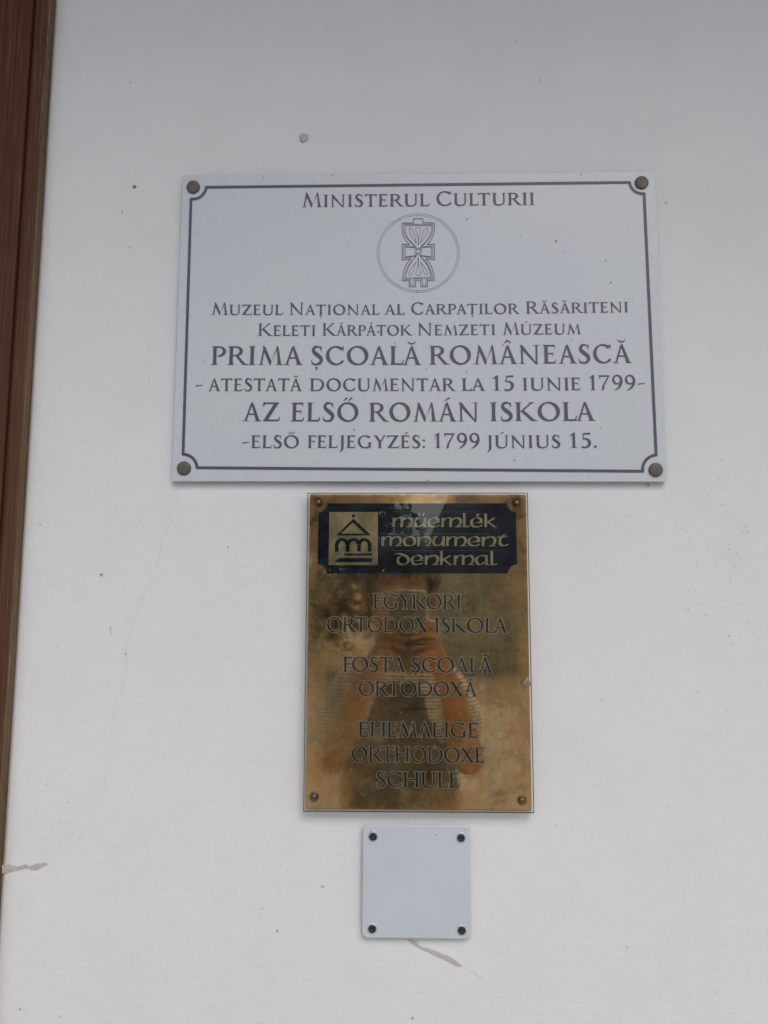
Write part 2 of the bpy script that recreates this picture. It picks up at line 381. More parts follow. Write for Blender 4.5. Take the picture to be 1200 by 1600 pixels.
def glyph(ch, T, N):
    """-> (polygons, width) ; cap height 1 ; T thick, N thin stroke"""
    S = .075
    if ch == 'A':
        return [par(.17, 0, .485, .97, N*1.15), [(.83-T*.55, 0), (.83+T*.5, 0), (.545, 1.0), (.515, 1.035), (.455, .93)],
                [(.27, .335), (.72, .335), (.72, .335+N*.85), (.27, .335+N*.85)]]+serif(.175, N*1.1, s=.11, b=.05)+serif(.83, T, s=.09, b=.06), 1.02
    if ch == 'C':
        return arc(.53, .5, .53, .52, 47, 318, T, N, 12)+[[(.85, .99), (.915, .985), (.925, .76), (.90, .755), (.865, .87), (.80, .90)],
                [(.84, .06), (.90, .12), (.935, .26), (.915, .27), (.86, .20), (.80, .105)]], .93
    if ch == 'D':
        return stem(.14, T, bot=(1, 0), top=(1, 0))+arc(.52, .5, .54, .5, -90, 90, T, N*.95, -8)+[[(.1, 0), (.53, 0), (.53, N), (.1, N)], [(.1, 1-N), (.53, 1-N), (.53, 1), (.1, 1)]], 1.07
    if ch in 'EF':
        P = stem(.14, T, bot=(1, 1), top=(1, 0))+[[(.1, 1-N), (.60, 1-N), (.60, 1), (.1, 1)], [(.59, 1.005), (.545, 1-N), (.585, .80), (.605, .80)],
            [(.1, .50), (.50, .50), (.50, .50+N*.9), (.1, .50+N*.9)], [(.50, .62), (.46, .53), (.49, .40), (.515, .40)]]
        if ch == 'E': P += [[(.1, 0), (.60, 0), (.62, N*.6), (.55, N), (.1, N)], [(.50, 0), (.60, 0), (.665, .22), (.64, .23), (.56, .09)]]
        return P, (.66 if ch == 'E' else .60)
    if ch == 'G':
        return arc(.53, .5, .53, .52, 48, 300, T, N, 12)+[[(.85, .99), (.915, .985), (.925, .76), (.90, .755), (.865, .87), (.80, .90)],
                par(.90, .06, .90, .44, T), [(.60, .01), (.78, -.018), (.98, .07), (.98, .12), (.80, .05)], [(.55, -.02), (.80, -.02), (.82, .05), (.55, N*.5)]]+serif(.90, T, .44, -1), 1.06
    if ch == 'H':
        return stem(.15, T)+stem(.90, T)+[[(.15, .48), (.9, .48), (.9, .48+N), (.15, .48+N)]], 1.05
    if ch == 'I': return stem(.18, T), .36
    if ch == 'J': return stem(.25, T, .05, 1, None)+wspline([(.25, .12, T), (.245, -.02, T*.9), (.19, -.18, T*.6), (.04, -.33, .03)], 5), .42
    if ch == 'K':
        return stem(.14, T)+[par(.27, .50, .80, .97, N*1.45, N*1.3), [(.25, .53), (.37, .62), (1.02, 0), (.80, 0)], [(.86, 0), (1.12, 0), (1.12, .02), (.93, .08)]]+serif(.80, N*1.2, 1., -1, s=.1, b=.05), 1.10
    if ch == 'L':
        return stem(.14, T, bot=(1, 0))+[[(.1, 0), (.62, 0), (.63, N*.6), (.56, N), (.1, N)], [(.52, 0), (.63, 0), (.69, .24), (.665, .25), (.58, .10)]], .68
    if ch == 'M':
        return [par(.165, 0, .325, .97, N*1.1), [(.25, 1.02), (.30, 1.02), (.385, .93), (.70, .20), (.655, -.02), (.62, -.02), (.27, .80)],
                [(.64, -.02), (.665, -.02), (.70, .17), (1.00, .86), (1.01, 1.02), (.98, 1.02)], [(.97, 1.02), (1.01, 1.02), (1.06, .90), (1.21, 0), (1.21-T, 0)]]+serif(.165, N, s=.11, b=.05)+serif(1.21-T/2, T, s=.09, b=.06), 1.30
    if ch == 'N':
        return [par(.165, 0, .15, 1.0, N*1.2), par(.92, 0, .93, 1, N*1.15), [(.05, 1.02), (.10, 1.02), (.22, .96), (.965, -.03), (.88, -.03), (.12, .80)]]+serif(.165, N*1.2, s=.11, b=.05)+serif(.93, N*1.15, 1., -1, s=.11, b=.05), 1.09
    if ch == 'O': return arc(.56, .5, .56, .525, 0, 360, T*1.05, N, 12, 44), 1.12
    if ch == 'P':
        return stem(.14, T, top=(1, 0))+arc(.36, .72, .36, .28, -100, 90, T*.95, N*.9, -5)+[[(.1, 1-N*.9), (.38, 1-N*.9), (.38, 1), (.1, 1)], [(.28, .475), (.31, .44), (.38, .44), (.38, .50)]], .73
    if ch == 'R':
        return stem(.14, T, top=(1, 0))+arc(.38, .735, .36, .265, -90, 90, T*.95, N*.9, -5)+[[(.1, 1-N*.9), (.4, 1-N*.9), (.4, 1), (.1, 1)], [(.1, .47), (.42, .47), (.42, .47+N*.85), (.1, .47+N*.85)],
                [(.34, .50), (.47, .53), (.93, 0), (.74, 0)], [(.80, 0), (1.03, 0), (1.03, .02), (.90, .065)]], 1.0
    if ch == 'S':
        return wspline([(.52, .76, .05), (.50, .90, .06), (.37, .975, N*1.0), (.21, .955, N*1.7), (.115, .80, T*.8), (.18, .66, T*1.0), (.33, .53, T*1.12), (.475, .40, T*1.05), (.535, .24, T*.9), (.44, .075, N*1.7), (.27, .022, N*1.1), (.10, .06, N*1.1), (.055, .15, .05), (.035, .27, .03)], 6)+[[(.50, .99), (.545, .985), (.54, .755), (.515, .75), (.47, .90)]], .61
    if ch == 'T':
        return stem(.45, T, top=None)+[[(.04, 1-N), (.86, 1-N), (.87, 1.0), (.03, 1.0)], [(.02, 1.03), (.07, 1.0), (.12, 1-N), (.03, .80), (.005, .80)], [(.88, 1.03), (.83, 1.0), (.78, 1-N), (.87, .80), (.895, .80)]], .90
    if ch == 'U':
        return stem(.17, T, .36, 1, None)+stem(.86, N*1.3, .36, 1, None)+wspline([(.17, .38, T), (.175, .24, T*.98), (.25, .09, T*.8), (.40, .025, N*1.4), (.55, .022, N*1.1), (.73, .07, N*1.1), (.84, .20, N*1.2), (.86, .38, N*1.3)], 6), 1.0
    if ch == 'V': return [], 1
    if ch == 'X':
        return [[(.08, 1), (.30, 1), (.98, 0), (.76, 0)], par(.14, 0, .86, 1, N*1.3)]+serif(.14, N*1.3, s=.10, b=.05)+serif(.86, N*1.3, 1, -1, s=.10, b=.05)+serif(.87, T*1.1, 0, 1, s=.09, b=.05)+serif(.19, T*1.1, 1, -1, s=.09, b=.05), 1.05
    if ch == 'Y':
        return stem(.50, T, 0, .46, top=None)+[[(.50-T/2, .44), (.50+T/2, .44), (.50+T/2, .52), (.27, 1), (.07, 1), (.44, .44)], par(.53, .44, .86, 1, N*1.3)]+serif(.17, T*1.05, 1, -1, s=.07, b=.05)+serif(.86, N*1.3, 1, -1, s=.10, b=.05), 1.0
    if ch == 'Z':
        return [[(.06, 1-N), (.83, 1-N), (.86, 1), (.05, 1)], [(.03, 0), (.85, 0), (.86, N), (.04, N)], [(.02, 0), (.24, 0), (.86, 1), (.64, 1)], [(.04, 1.03), (.09, 1.0), (.13, 1-N), (.04, .78), (.01, .78)], [(.76, 0), (.86, 0), (.92, .23), (.895, .24), (.83, .12)]], .91
    if ch == '1':
        return [par(.30, 0, .30, 1.0, T*.9), [(.04, .82), (.06, .78), (.32, .90), (.30+T*.45, 1.04), (.33, 1.04)]]+serif(.30, T*.9, s=.12, b=.06), .55
    if ch == '5':
        return [[(.16, 1.0), (.62, 1.03), (.60, .90), (.15, .90)], [(.15, 1.0), (.205, 1.0), (.185, .57), (.115, .55)]]+wspline([(.13, .565, .04), (.27, .61, N), (.44, .55, T*.8), (.54, .38, T*1.05), (.51, .17, T*.9), (.36, .04, N*1.5), (.18, .02, N*1.3), (.04, .08, T*.6)], 6), .64
    if ch == '7':
        return [[(.02, 1.0), (.74, 1.0), (.70, .90), (.05, .90)], [(0, 1.03), (.06, 1.03), (.10, .90), (.05, .76), (.02, .77)], [(.60, .92), (.74, 1.0), (.36, .30), (.30, 0), (.15, -.02), (.22, .30)]], .74
    if ch == '9':
        return arc(.35, .70, .35, .335, 0, 360, T*.85, N*1.1, 10, 32)+wspline([(.64, .72, T*.9), (.62, .48, T*.95), (.50, .24, T*.8), (.32, .07, N*1.1), (.12, -.04, .03)], 6), .72
    if ch == '.': return circ(.10, .075, .088), .2
    if ch == ':': return circ(.12, .09, .088)+circ(.12, .60, .088), .24
    if ch == '-': return [[(0, .30), (.02, .36), (.50, .42), (.50, .37), (.06, .28)]], .5
    return [], .4
DEC = {'Á': ('A', 'acute', .5), 'Â': ('A', 'circ', .5), 'Ă': ('A', 'breve', .5), 'É': ('E', 'acute', .36), 'Ú': ('U', 'acute', .5),
       'Ő': ('O', 'dacute', .56), 'Ș': ('S', 'comma', .29), 'Ț': ('T', 'comma', .45)}
BASE = lambda c: DEC[c][0] if c in DEC else c
KERN = {'LA': -.13, 'TA': -.06, 'AT': -.02, 'PA': -.10, 'RT': -.03, 'LT': -.14, 'OX': -.04, 'FO': -.06, 'LJ': .0, 'KE': .06, 'KI': .05, 'FE': 0, 'TO': -.04, 'PR': -.02, 'OA': -.03, 'NE': .04, 'IU': .03, 'UN': .0}
RB = {'A': -.09, 'R': -.12, 'K': -.15, 'L': -.03, 'M': -.07, 'X': -.05, 'Y': -.08, 'Z': -.03, 'P': -.02, 'T': -.02, 'F': -.03, '1': .03}
LB = {'A': -.08, 'T': -.05, 'M': -.04, 'X': -.05, 'Y': -.06, 'J': -.02, 'Z': -.03}
def word_polys(text, T, N, big=1.0, gap=.16, gl=glyph):
    """lay a word out from x=0, baseline y=0; first letter 'big' times the height"""
    P = []; x = 0; prev = None; x1 = 0
    for i, ch in enumerate(text):
        b = BASE(ch); k = big if i == 0 else 1.0
        pl, w = gl(b, T/(1+(k-1)*.6), N/(1+(k-1)*.3))
        if ch in DEC: pl = pl+accent(DEC[ch][1], DEC[ch][2], T)
        if prev is not None:
            g = 0 if gl is not glyph else KERN.get(prev+b, .0)+RB.get(prev, 0)+LB.get(b, 0)
            x += gap+g
        P.append([[(x+q[0]*k, q[1]*k) for q in p] for p in pl])
        x += w*k; x1 = x; prev = b
    xs = [q[0] for g in P for p in g for q in p]
    return P, min(xs), max(xs)
def lettering(name, words, y, mat, parent, T=.16, N=.062, gl=glyph, gap=.16, grow=0.0):
    """words = [(text, px0, baseline0, px1, baseline1, capheight_px, big, T?)] measured in the photograph; laid on the plane y"""
    V, Fc = [], []
    for (text, x0, b0, x1, b1, cap, big) in words:
        a = W(x0, b0, y); b = W(x1, b1, y); top = W(x0, b0-cap, y)
        h = abs(top.z-a.z); ux = Vector((b.x-a.x, 0, b.z-a.z)); L = ux.length; ux.normalize(); uz = Vector((-ux.z, 0, ux.x))
        P, xa, xb = word_polys(text, T, N, big, gap, gl)
        if grow:
            hx = [(grow*math.cos(R(60*q_))*1., grow*math.sin(R(60*q_))) for q_ in range(6)]
            P = [[hull([(q[0]+d[0], q[1]+d[1]) for q in p for d in hx]) for p in g] for g in P]
        v, f = union_groups(P)
        kx = L/(xb-xa); n0 = len(V)
        for q in v:
            w = a+ux*((q[0]-xa)*kx)+uz*(q[1]*h); V.append((w.x, y, w.z))
        Fc += [[n0+i for i in t] for t in f]
    me = bpy.data.meshes.new(name); me.from_pydata(V, [], Fc); me.update()
    if me.polygons and me.polygons[0].normal.y > 0: me.flip_normals()
    o = obj(name, me, mat); put(o, parent); return o

# pen-written uncial alphabet, x-height 1
NIB = [(.125, .055), (.125, .015), (-.125, -.055), (-.125, -.015)]
def hull(pts):
    pts = sorted(set(pts))
    def half(ps):
        o = []
        for p in ps:
            while len(o) > 1 and (o[-1][0]-o[-2][0])*(p[1]-o[-2][1])-(o[-1][1]-o[-2][1])*(p[0]-o[-2][0]) <= 0: o.pop()
            o.append(p)
        return o[:-1]
    return half(pts)+half(pts[::-1])
def pen(pts, n=6, nib=NIB):
    s = spline(pts, n); P = []
    for a, b in zip(s, s[1:]):
        P.append(hull([(a[0]+q[0], a[1]+q[1]) for q in nib]+[(b[0]+q[0], b[1]+q[1]) for q in nib]))
    return P
def line(a, b, nib=NIB): return [hull([(a[0]+q[0], a[1]+q[1]) for q in nib]+[(b[0]+q[0], b[1]+q[1]) for q in nib])]
FL = [(.125, .02), (.125, -.02), (-.125, .02), (-.125, -.02)]
def uncial(ch, T, N):
    tail = lambda x: pen([(x-.52, .80), (x-.30, .95), (x-.04, .93), (x+.17, .70), (x+.15, .38), (x-.05, .14), (x-.26, .06)])+[[(x-.36, 0), (x+.16, 0), (x+.30, .08), (x+.28, .11), (x+.1, .085), (x-.30, .10)]]
    if ch == 'm':
        return line((.16, .95), (.13, .03), FL)+pen([(.24, .62), (.40, .88), (.62, .965), (.84, .95)])+line((.97, .92), (.93, .03), FL)+pen([(.95, .5), (1.05, .76), (1.22, .90), (1.36, .955)])+tail(1.75), 2.05
    if ch == 'n':
        return line((.16, .95), (.15, .03), FL)+pen([(.2, .5), (.32, .78), (.5, .93), (.75, .955)])+tail(1.15), 1.45
    if ch == 'o': return pen([(.62, .955), (.30, .88), (.13, .50), (.28, .13), (.66, .045), (1.06, .15), (1.20, .50), (1.04, .88), (.62, .955)]), 1.33
    if ch in 'ué'[:1] or ch == 'u':
        return pen([(.06, .90), (.30, .955), (.42, .93)], 4)+pen([(.42, .93), (.20, .74), (.12, .45), (.24, .12), (.56, .05), (.86, .20)])+line((1.12, .97), (1.08, .05), FL)+pen([(.8, .17), (1.0, .34), (1.05, .5)], 4)+[[(.95, 0), (1.27, 0), (1.27, .05), (1.2, .12), (.95, .12)]], 1.28
    if ch == 'e':
        return pen([(1.06, .80), (.86, .955), (.60, .955), (.26, .82), (.12, .48), (.26, .12), (.62, .045), (.95, .06), (1.1, .20)])+pen([(1.02, .86), (1.13, .72), (1.06, .58), (.92, .50)], 4, FL)+[[(.30, .40), (1.28, .44), (1.26, .50), (.80, .49), (.30, .43)]], 1.30
    if ch == 'l': return line((.18, 1.42), (.16, .04), FL)+[[(.04, 0), (.62, 0), (.70, .18), (.62, .19), (.54, .12), (.04, .12)]], .68
    if ch == 'k': return line((.17, 1.38), (.16, .03), FL)+line((.26, .47), (1.02, .93), [(.05, .06), (-.05, .06), (-.05, -.05), (.05, -.05)])+line((.38, .56), (.98, .06), [(.13, .02), (.13, -.06), (-.13, .04), (-.13, .0)])+[[(.9, 0), (1.25, 0), (1.3, .04), (1.0, .07)]], 1.30
    if ch == 't': return pen([(.10, .93), (.30, .90), (.8, .95), (1.0, 1.0)], 4)+pen([(.78, 1.18), (.48, .93), (.30, .60), (.33, .20), (.60, .05), (.92, .08), (1.0, .18)])+[], 1.1
    if ch == 'd':
        return pen([(-.02, 1.12), (.35, 1.14), (.75, 1.03), (1.10, .84), (1.28, .50), (1.10, .14), (.72, .045), (.34, .14), (.20, .46), (.36, .82), (.62, .93)]), 1.42
    if ch == 'a': return pen([(1.02, .93), (.55, .955), (.22, .76), (.13, .42), (.28, .09), (.62, .06), (.92, .30)])+line((1.12, .97), (1.12, .03), FL)+[[(1.0, 0), (1.42, 0), (1.44, .05), (1.24, .12), (1.0, .12)]], 1.42
    return [], .5
DEC['ű'] = ('u', None, 0); DEC['é'] = ('e', None, 0)
def glyph_unc(ch, T, N): return uncial(ch, T, N)

# ------------------------------------------------------------------ flat outline strips
def ribbon(paths, y, name, mat, parent):
    """paths = [(points in photo px, width px, closed)] -> one flat mesh on plane y"""
    polys = []
    for pts, w, closed in paths:
        p = [W(a[0], a[1], y) for a in pts]; p = [(q.x, q.z) for q in p]
        hw = w*D/F/2*1.0
        if closed: p = p+[p[0]]
        n = len(p)
        for i in range(n-1):
            a, b = p[i], p[i+1]; dx, dz = b[0]-a[0], b[1]-a[1]; l = math.hypot(dx, dz)
            if l < 1e-9: continue
            nx, nz = -dz/l*hw, dx/l*hw
            ex, ez = dx/l*hw*.5, dz/l*hw*.5
            if not closed and i == 0: s0 = 0
            else: s0 = 1
            s1 = 0 if (not closed and i == n-2) else 1
            polys.append([(a[0]+nx-ex*s0, a[1]+nz-ez*s0), (b[0]+nx+ex*s1, b[1]+nz+ez*s1), (b[0]-nx+ex*s1, b[1]-nz+ez*s1), (a[0]-nx-ex*s0, a[1]-nz-ez*s0)])
    return flat(polys, y, name, mat, parent)
def flat(polys, y, name, mat, parent, eps=1e-6):
    k = 1000.
    v, f = union([[(a*k, b*k) for a, b in p] for p in polys])
    me = bpy.data.meshes.new(name); me.from_pydata([(a/k, y, b/k) for a, b in v], [], f); me.update()
    if me.polygons and me.polygons[0].normal.y > 0: me.flip_normals()
    o = obj(name, me, mat); put(o, parent); return o
def wp(pts, y): return [(W(a, b, y).x, W(a, b, y).z) for a, b in pts]
def accent_more(kind):
    if kind == 'udots': return [[(.42, 1.16), (.60, 1.16), (.72, 1.50), (.53, 1.50)], [(.82, 1.16), (1.0, 1.16), (1.10, 1.50), (.92, 1.50)]]
    if kind == 'uacute': return [[(.55, 1.12), (.74, 1.12), (.98, 1.36), (.74, 1.40)]]
    return []
_acc = accent
def accent(kind, cx, T): return accent_more(kind) or _acc(kind, cx, T)
DEC['ű'] = ('u', 'udots', 0); DEC['é'] = ('e', 'uacute', 0)

# ------------------------------------------------------------------ the place: ground, wall, eave, door frame
b = bmesh.new()
NX = 24
for i in range(NX):
    a0, a1 = 2*math.pi*i/NX, 2*math.pi*(i+1)/NX
    b.faces.new([b.verts.new((0, -10, 0)), b.verts.new((900*math.cos(a0), -10+900*math.sin(a0), 0)), b.verts.new((900*math.cos(a1), -10+900*math.sin(a1), 0))])
bmesh.ops.remove_doubles(b, verts=b.verts, dist=1e-4)
M['soil'] = plain('dry_ground', (.33, .30, .25), .95, var=.25, scale=.8)
M['paving'] = plain('pale_concrete', (.50, .475, .42), .9, var=.15, scale=6, bmp=.002)
M['asphalt'] = plain('dusty_road', (.40, .375, .33), .9, var=.2, scale=12)
tag(obj('ground', b, M['soil']), kind='structure')
b = bmesh.new(); box(b, -30, 30, -4.2, .3, -.05, .12); tag(obj('pavement', b, M['paving']), kind='structure')
b = bmesh.new(); b.faces.new([b.verts.new(p) for p in ((-60, -10.5, .006), (60, -10.5, .006), (60, -4.3, .006), (-60, -4.3, .006))])
tag(obj('road', b, M['asphalt']), kind='structure')

# edge line between the timber frame and the plaster
E0 = W(85, 0); E1 = W(0, 1400)
def ex(z, off=0.0): return E0.x+(E1.x-E0.x)*(z-E0.z)/(E1.z-E0.z)+off
Z0, Z1 = .12, 2.62
FR = empty('door_frame', (ex(1.2)-.08, 0, .12), 'red-brown stained wooden door frame along the left edge of the white wall', 'door frame')
def strip(name, o0, o1, y0, y1, mat, par_=FR, z0=Z0, z1=Z1-.02, bev=.0015, wob=0.0):
    """vertical board following the frame line: side offsets o0<o1 from the plaster edge"""
    b = bmesh.new(); n = 60 if wob == 0 else 420; rows = []
    for i in range(n+1):
        z = z0+(z1-z0)*i/n
        w = wob*(noise.noise(Vector((z*9, o1*50, 3)))+.5*noise.noise(Vector((z*60, 1, 3)))+.35*noise.noise(Vector((z*170, 2, 3))))
        rows.append([b.verts.new(p) for p in ((ex(z, o0), y0, z), (ex(z, o1)+w, y0, z), (ex(z, o1)+w, y1, z), (ex(z, o0), y1, z))])
    for a, c in zip(rows, rows[1:]):
        for k in range(4):
            b.faces.new((a[k], a[(k+1) % 4], c[(k+1) % 4], c[k]))
    b.faces.new(rows[0][::-1]); b.faces.new(rows[-1])
    o = obj(name, b, mat); put(o, par_); return bevel(o, bev) if bev else o
o = strip('edge_moulding', -.0138, .0003, -.0110, .03, M['wood2'], bev=.0022, wob=.0010); o.data.materials.append(M['wood_edge'])
for i_, f_ in enumerate(o.data.polygons):
    if f_.normal.x > .7: f_.material_index = 1
strip('groove_back', -.0156, -.0137, -.0078, .03, M['wood'], bev=0)
strip('frame_board', -.118, -.0158, -.0128, .03, M['wood'], bev=.0014)
strip('inner_lip', -.135, -.1185, -.006, .03, M['wood2'], bev=.002)
DR = empty('wooden_door', (ex(1.2)-.6, .1, .12), 'brown plank door set back inside the wooden frame, beyond the left edge of the photo', 'door')
for i in range(6):
    x1 = ex(1.3)-.14-i*.142
    bb = bmesh.new(); box(bb, x1-.139, x1, .06, .10, .13, 2.5); o = obj('plank', bb, M['wood2']); put(o, DR); bevel(o, .003)
bb = bmesh.new(); box(bb, ex(1.3)-1.0, ex(1.3)-.138, .1005, .12, .125, 2.52); put(obj('door_backing', bb, M['wood']), DR)

# the wall: plaster face with the frame line as its left edge
WL = empty('plaster_wall', (1.5, 0, .12), 'white plastered house wall carrying three plaques one above the other', 'wall')
b = bmesh.new(); n = 60
x_r = 3.2
def wav(x, z): return -.0007*noise.noise(Vector((x*2.3, 0, z*2.3)))-.00035*noise.noise(Vector((x*7, 4, z*7)))
cols = [0, .004, .012, .03, .06, .1, .15, .2, .26, .32, .4, .5, .6, .7, .8, .9, 1.1, 1.4, 2.0, x_r+.5]
g = []
for i in range(n+1):
    z = Z0+(Z1-Z0)*i/n; row = []
    for k, c in enumerate(cols):
        x = ex(z, .0004+c*1.0)
        row.append(b.verts.new((x, wav(x, z)+(.0016 if k == 0 else 0), z)))
    g.append(row)
for i in range(n):
    for k in range(len(cols)-1): b.faces.new((g[i][k], g[i][k+1], g[i+1][k+1], g[i+1][k]))
for i in range(n):     # left return into the wall
    a, c = g[i][0], g[i+1][0]
    b.faces.new((b.verts.new((a.co.x, .3, a.co.z)), a, c, b.verts.new((c.co.x, .3, c.co.z))))
o = obj('plaster_face', b, M['wall'], smooth=True); put(o, WL)
b = bmesh.new(); box(b, -4.0, ex(1.3)-1.02, -.001, .3, .12, Z1); put(obj('plaster_face', b, M['wall']), WL)
b = bmesh.new(); box(b, -4.0, 3.7, -.0012, .3, Z1+.002, 2.9); put(obj('wall_head', b, M['wall']), WL)

# roof eave sheltering the wall
M['soffit'] = mat_wood('grey_brown_boards', (.09, .07, .05), (.15, .115, .085))
EZ, EO = 2.66, 0.80
EV = empty('roof_eave', (0, 0, EZ), 'boarded roof eave overhanging the plastered wall, above the photo', 'eave')
nb = 6
for i in range(nb):
    bb = bmesh.new(); y1 = -.002-i*(EO/nb); box(bb, -4, 3.7, y1-EO/nb+.004, y1, EZ, EZ+.022); o = obj('soffit_board', bb, M['soffit']); put(o, EV)
bb = bmesh.new(); box(bb, -4, 3.7, -EO-.03, -EO-.002, EZ-.04, EZ+.16); put(obj('fascia', bb, M['wood2']), EV)
M['tile'] = plain('dark_red_tiles', (.10, .045, .032), .8, var=.35, scale=9)
bb = bmesh.new(); bb.faces.new([bb.verts.new(p) for p in ((-4, -EO-.08, EZ+.15), (3.7, -EO-.08, EZ+.15), (3.7, .5, EZ+.9), (-4, .5, EZ+.9))]); put(obj('roof_slope', bb, M['tile']), EV)

# marks on the plaster
def chip(name, pts, y0, mat, parent=WL, thick=.0008):
    b = bmesh.new(); prism(b, wp(pts, y0), y0, y0+thick+.002); o = obj(name, b, mat); put(o, parent); return o
def ragged(pts, amp, seed):
    rnd = random.Random(seed); out = []
    for i, p in enumerate(pts):
        q = pts[(i+1) % len(pts)]; m_ = max(1, int(math.hypot(q[0]-p[0], q[1]-p[1])/2.2))
        for k in range(m_):
            u = k/m_; out.append((p[0]+(q[0]-p[0])*u+rnd.uniform(-amp, amp), p[1]+(q[1]-p[1])*u+rnd.uniform(-amp, amp)))
    return out
chip('flaked_patch', ragged([(3, 1352), (14, 1351), (26, 1354), (33, 1353.5), (40, 1351), (45, 1353), (46, 1356), (38, 1357), (30, 1359), (16, 1362), (3, 1365.5)], .45, 1), -.0011, M['chip'])
chip('flaked_patch', ragged([(47, 1353), (58, 1349.5), (72, 1348.5), (74, 1351), (66, 1354), (58, 1359), (47, 1359)], .45, 2), -.0011, M['chip'])
chip('flaked_patch', ragged([(638, 1469), (645, 1470), (651, 1472), (654, 1477), (661, 1481), (668, 1481.5), (676, 1484), (690, 1490), (703, 1495), (712, 1501), (722, 1509), (719, 1510.5), (707, 1506), (698, 1500), (688, 1496), (677, 1491), (668, 1486), (659, 1483), (655, 1480), (648, 1476), (641, 1472)], .4, 3), -.0011, M['chip'])
# filled hole and small marks
bb = bmesh.new(); c = W(475, 215.5); lathe(bb, [(.0048, 0), (.0047, .0009), (.0038, .0016), (.0018, .0018), (0, .0018)], 14, c.x, 0.0, c.z)
for v in bb.verts:
    k = 1+.30*noise.noise(v.co*500); v.co.x = c.x+(v.co.x-c.x)*k; v.co.z = c.z+(v.co.z-c.z)*k
o = obj('filled_hole', bb, M['putty'], smooth=True); put(o, WL)
M['rust'] = plain('rust_spot', (.22, .13, .05), .9)
chip('rust_mark', ragged([(207, 290), (210, 288.8), (212.3, 290), (211, 292.6), (208, 293.4)], .4, 5), -.0012, M['rust'])
specks = []
rnd = random.Random(11)
def speck(x, y, r, e=1.0, rot=0.):
    n_ = 7
    specks.append([(x+r*e*math.cos(a)*math.cos(rot)-r*math.sin(a)*math.sin(rot), y+r*e*math.cos(a)*math.sin(rot)+r*math.sin(a)*math.cos(rot)) for a in [2*math.pi*k/n_+rnd.uniform(-.25, .25) for k in range(n_)]])
for x, y, r, e, ro in [(158.5, 897.5, 1.7, 1.6, .1), (1041, 317, 1.2, 1.8, .3), (191, 332, .6, 7, -1.4), (845, 125, .6, 5, 1.3), (204, 129, .7, 3, 1.5), (203, 387, 1., 1.3, 0), (173, 985, .45, 20, 1.55), (196, 1022, 1.0, 2.2, 1.1), (204, 966, .7, 1, 0), (31, 1577, 1.5, 1.3, 0), (94, 1588, 1.2, 1, 0), (74, 1225, .9, 1, 0), (107, 1254, .9, 1.5, 0), (125, 1310, .9, 1, 0), (63, 820, 1, 1.2, 0), (62, 816, .7, 1, 0), (97, 908, .8, 1, 0), (90, 1010, .8, 1, 0), (275, 824, .8, 1, 0),
                        (1075, 951, .9, 1, 0), (1139, 993, 1.0, 1.8, .8), (1142, 1005, .7, 2, 1), (941, 1094, 1, 1, 0), (1090, 1082, .9, 1.4, .2), (1116, 1071, .8, 1, 0), (892, 925, .8, 1, 0), (981, 807, .8, 1, 0), (1013, 758, 1.4, 2.6, 1.5), (1177, 988, .8, 1, 0), (1168, 830, .8, 2, 1), (1038, 968, .7, 1, 0), (430, 884, .7, 1, 0), (412, 260, .8, 1, 0), (372, 942, .6, 1, 0), (512, 40, .8, 1.5, 0), (640, 180, .7, 1, 0), (1068, 100, .9, 1.5, 1), (320, 225, .6, 1, 0), (900, 1380, .8, 1, 0), (980, 1480, .9, 1.4, 0), (410, 1420, .8, 1.6, 1), (1045, 1260, .9, 1, 0), (260, 1530, .7, 1, 0), (1120, 1550, .8, 1, 0), (870, 1290, .6, 2, .5), (350, 1180, .6, 1, 0), (640, 1280, .8, 1, 0), (620, 1278, .6, 1, 0)]:
    speck(x, y, r, e, ro)
for i in range(95):       # the pitted area at the right
    x = rnd.gauss(1130, 34); y = rnd.triangular(690, 1130, 800)
    if 1050 < x < 1198: speck(x, y, rnd.uniform(.25, .65), rnd.uniform(1, 2.4), rnd.uniform(1.2, 1.9))
for i in range(170):
    x = rnd.uniform(30, 1195); y = rnd.uniform(5, 1595)
    speck(x, y, rnd.uniform(.25, .6), rnd.uniform(1, 2.5), rnd.uniform(0, 3.1))
me = bpy.data.meshes.new('specks'); V = []; Fs = []
for s_ in specks:
    q = wp(s_, -.0012); k = len(V); V += [(a, -.0013, c) for a, c in q]; Fs.append(list(range(k, k+len(q))))
me.from_pydata(V, [], Fs); me.update(); M['speck'] = plain('pit_grey', (.36, .355, .34), .95)
o = obj('pits_and_specks', me, M['speck']); put(o, WL); o['kind'] = 'stuff'
def crackline(pts, w, seed):
    r_ = random.Random(seed); P = []
    s = spline(pts, 10); s = [(a[0]+r_.uniform(-.6, .6), a[1]+r_.uniform(-.3, .3)) for a in s]
    return [((s[i], s[i+1]), w*r_.uniform(.3, 1.1), False) for i in range(len(s)-1) if r_.random() > .12]
ribbon(crackline([(267, 800), (262, 826), (253, 845), (249, 872), (243, 893), (229, 922), (215, 950), (208, 972), (200, 995), (196, 1012), (198.5, 1034), (195, 1055), (187, 1085), (180, 1105), (176, 1130), (172, 1160), (166, 1200), (164, 1230)], .5, 3)
       + crackline([(236, 520), (232, 570), (234, 600)], .5, 5) + crackline([(722, 1510), (745, 1523), (770, 1545), (790, 1565)], .55, 4) + crackline([(268, 760), (282, 790), (276, 812)], .4, 8), -.0012, 'hairline_crack', M['crack'], WL)

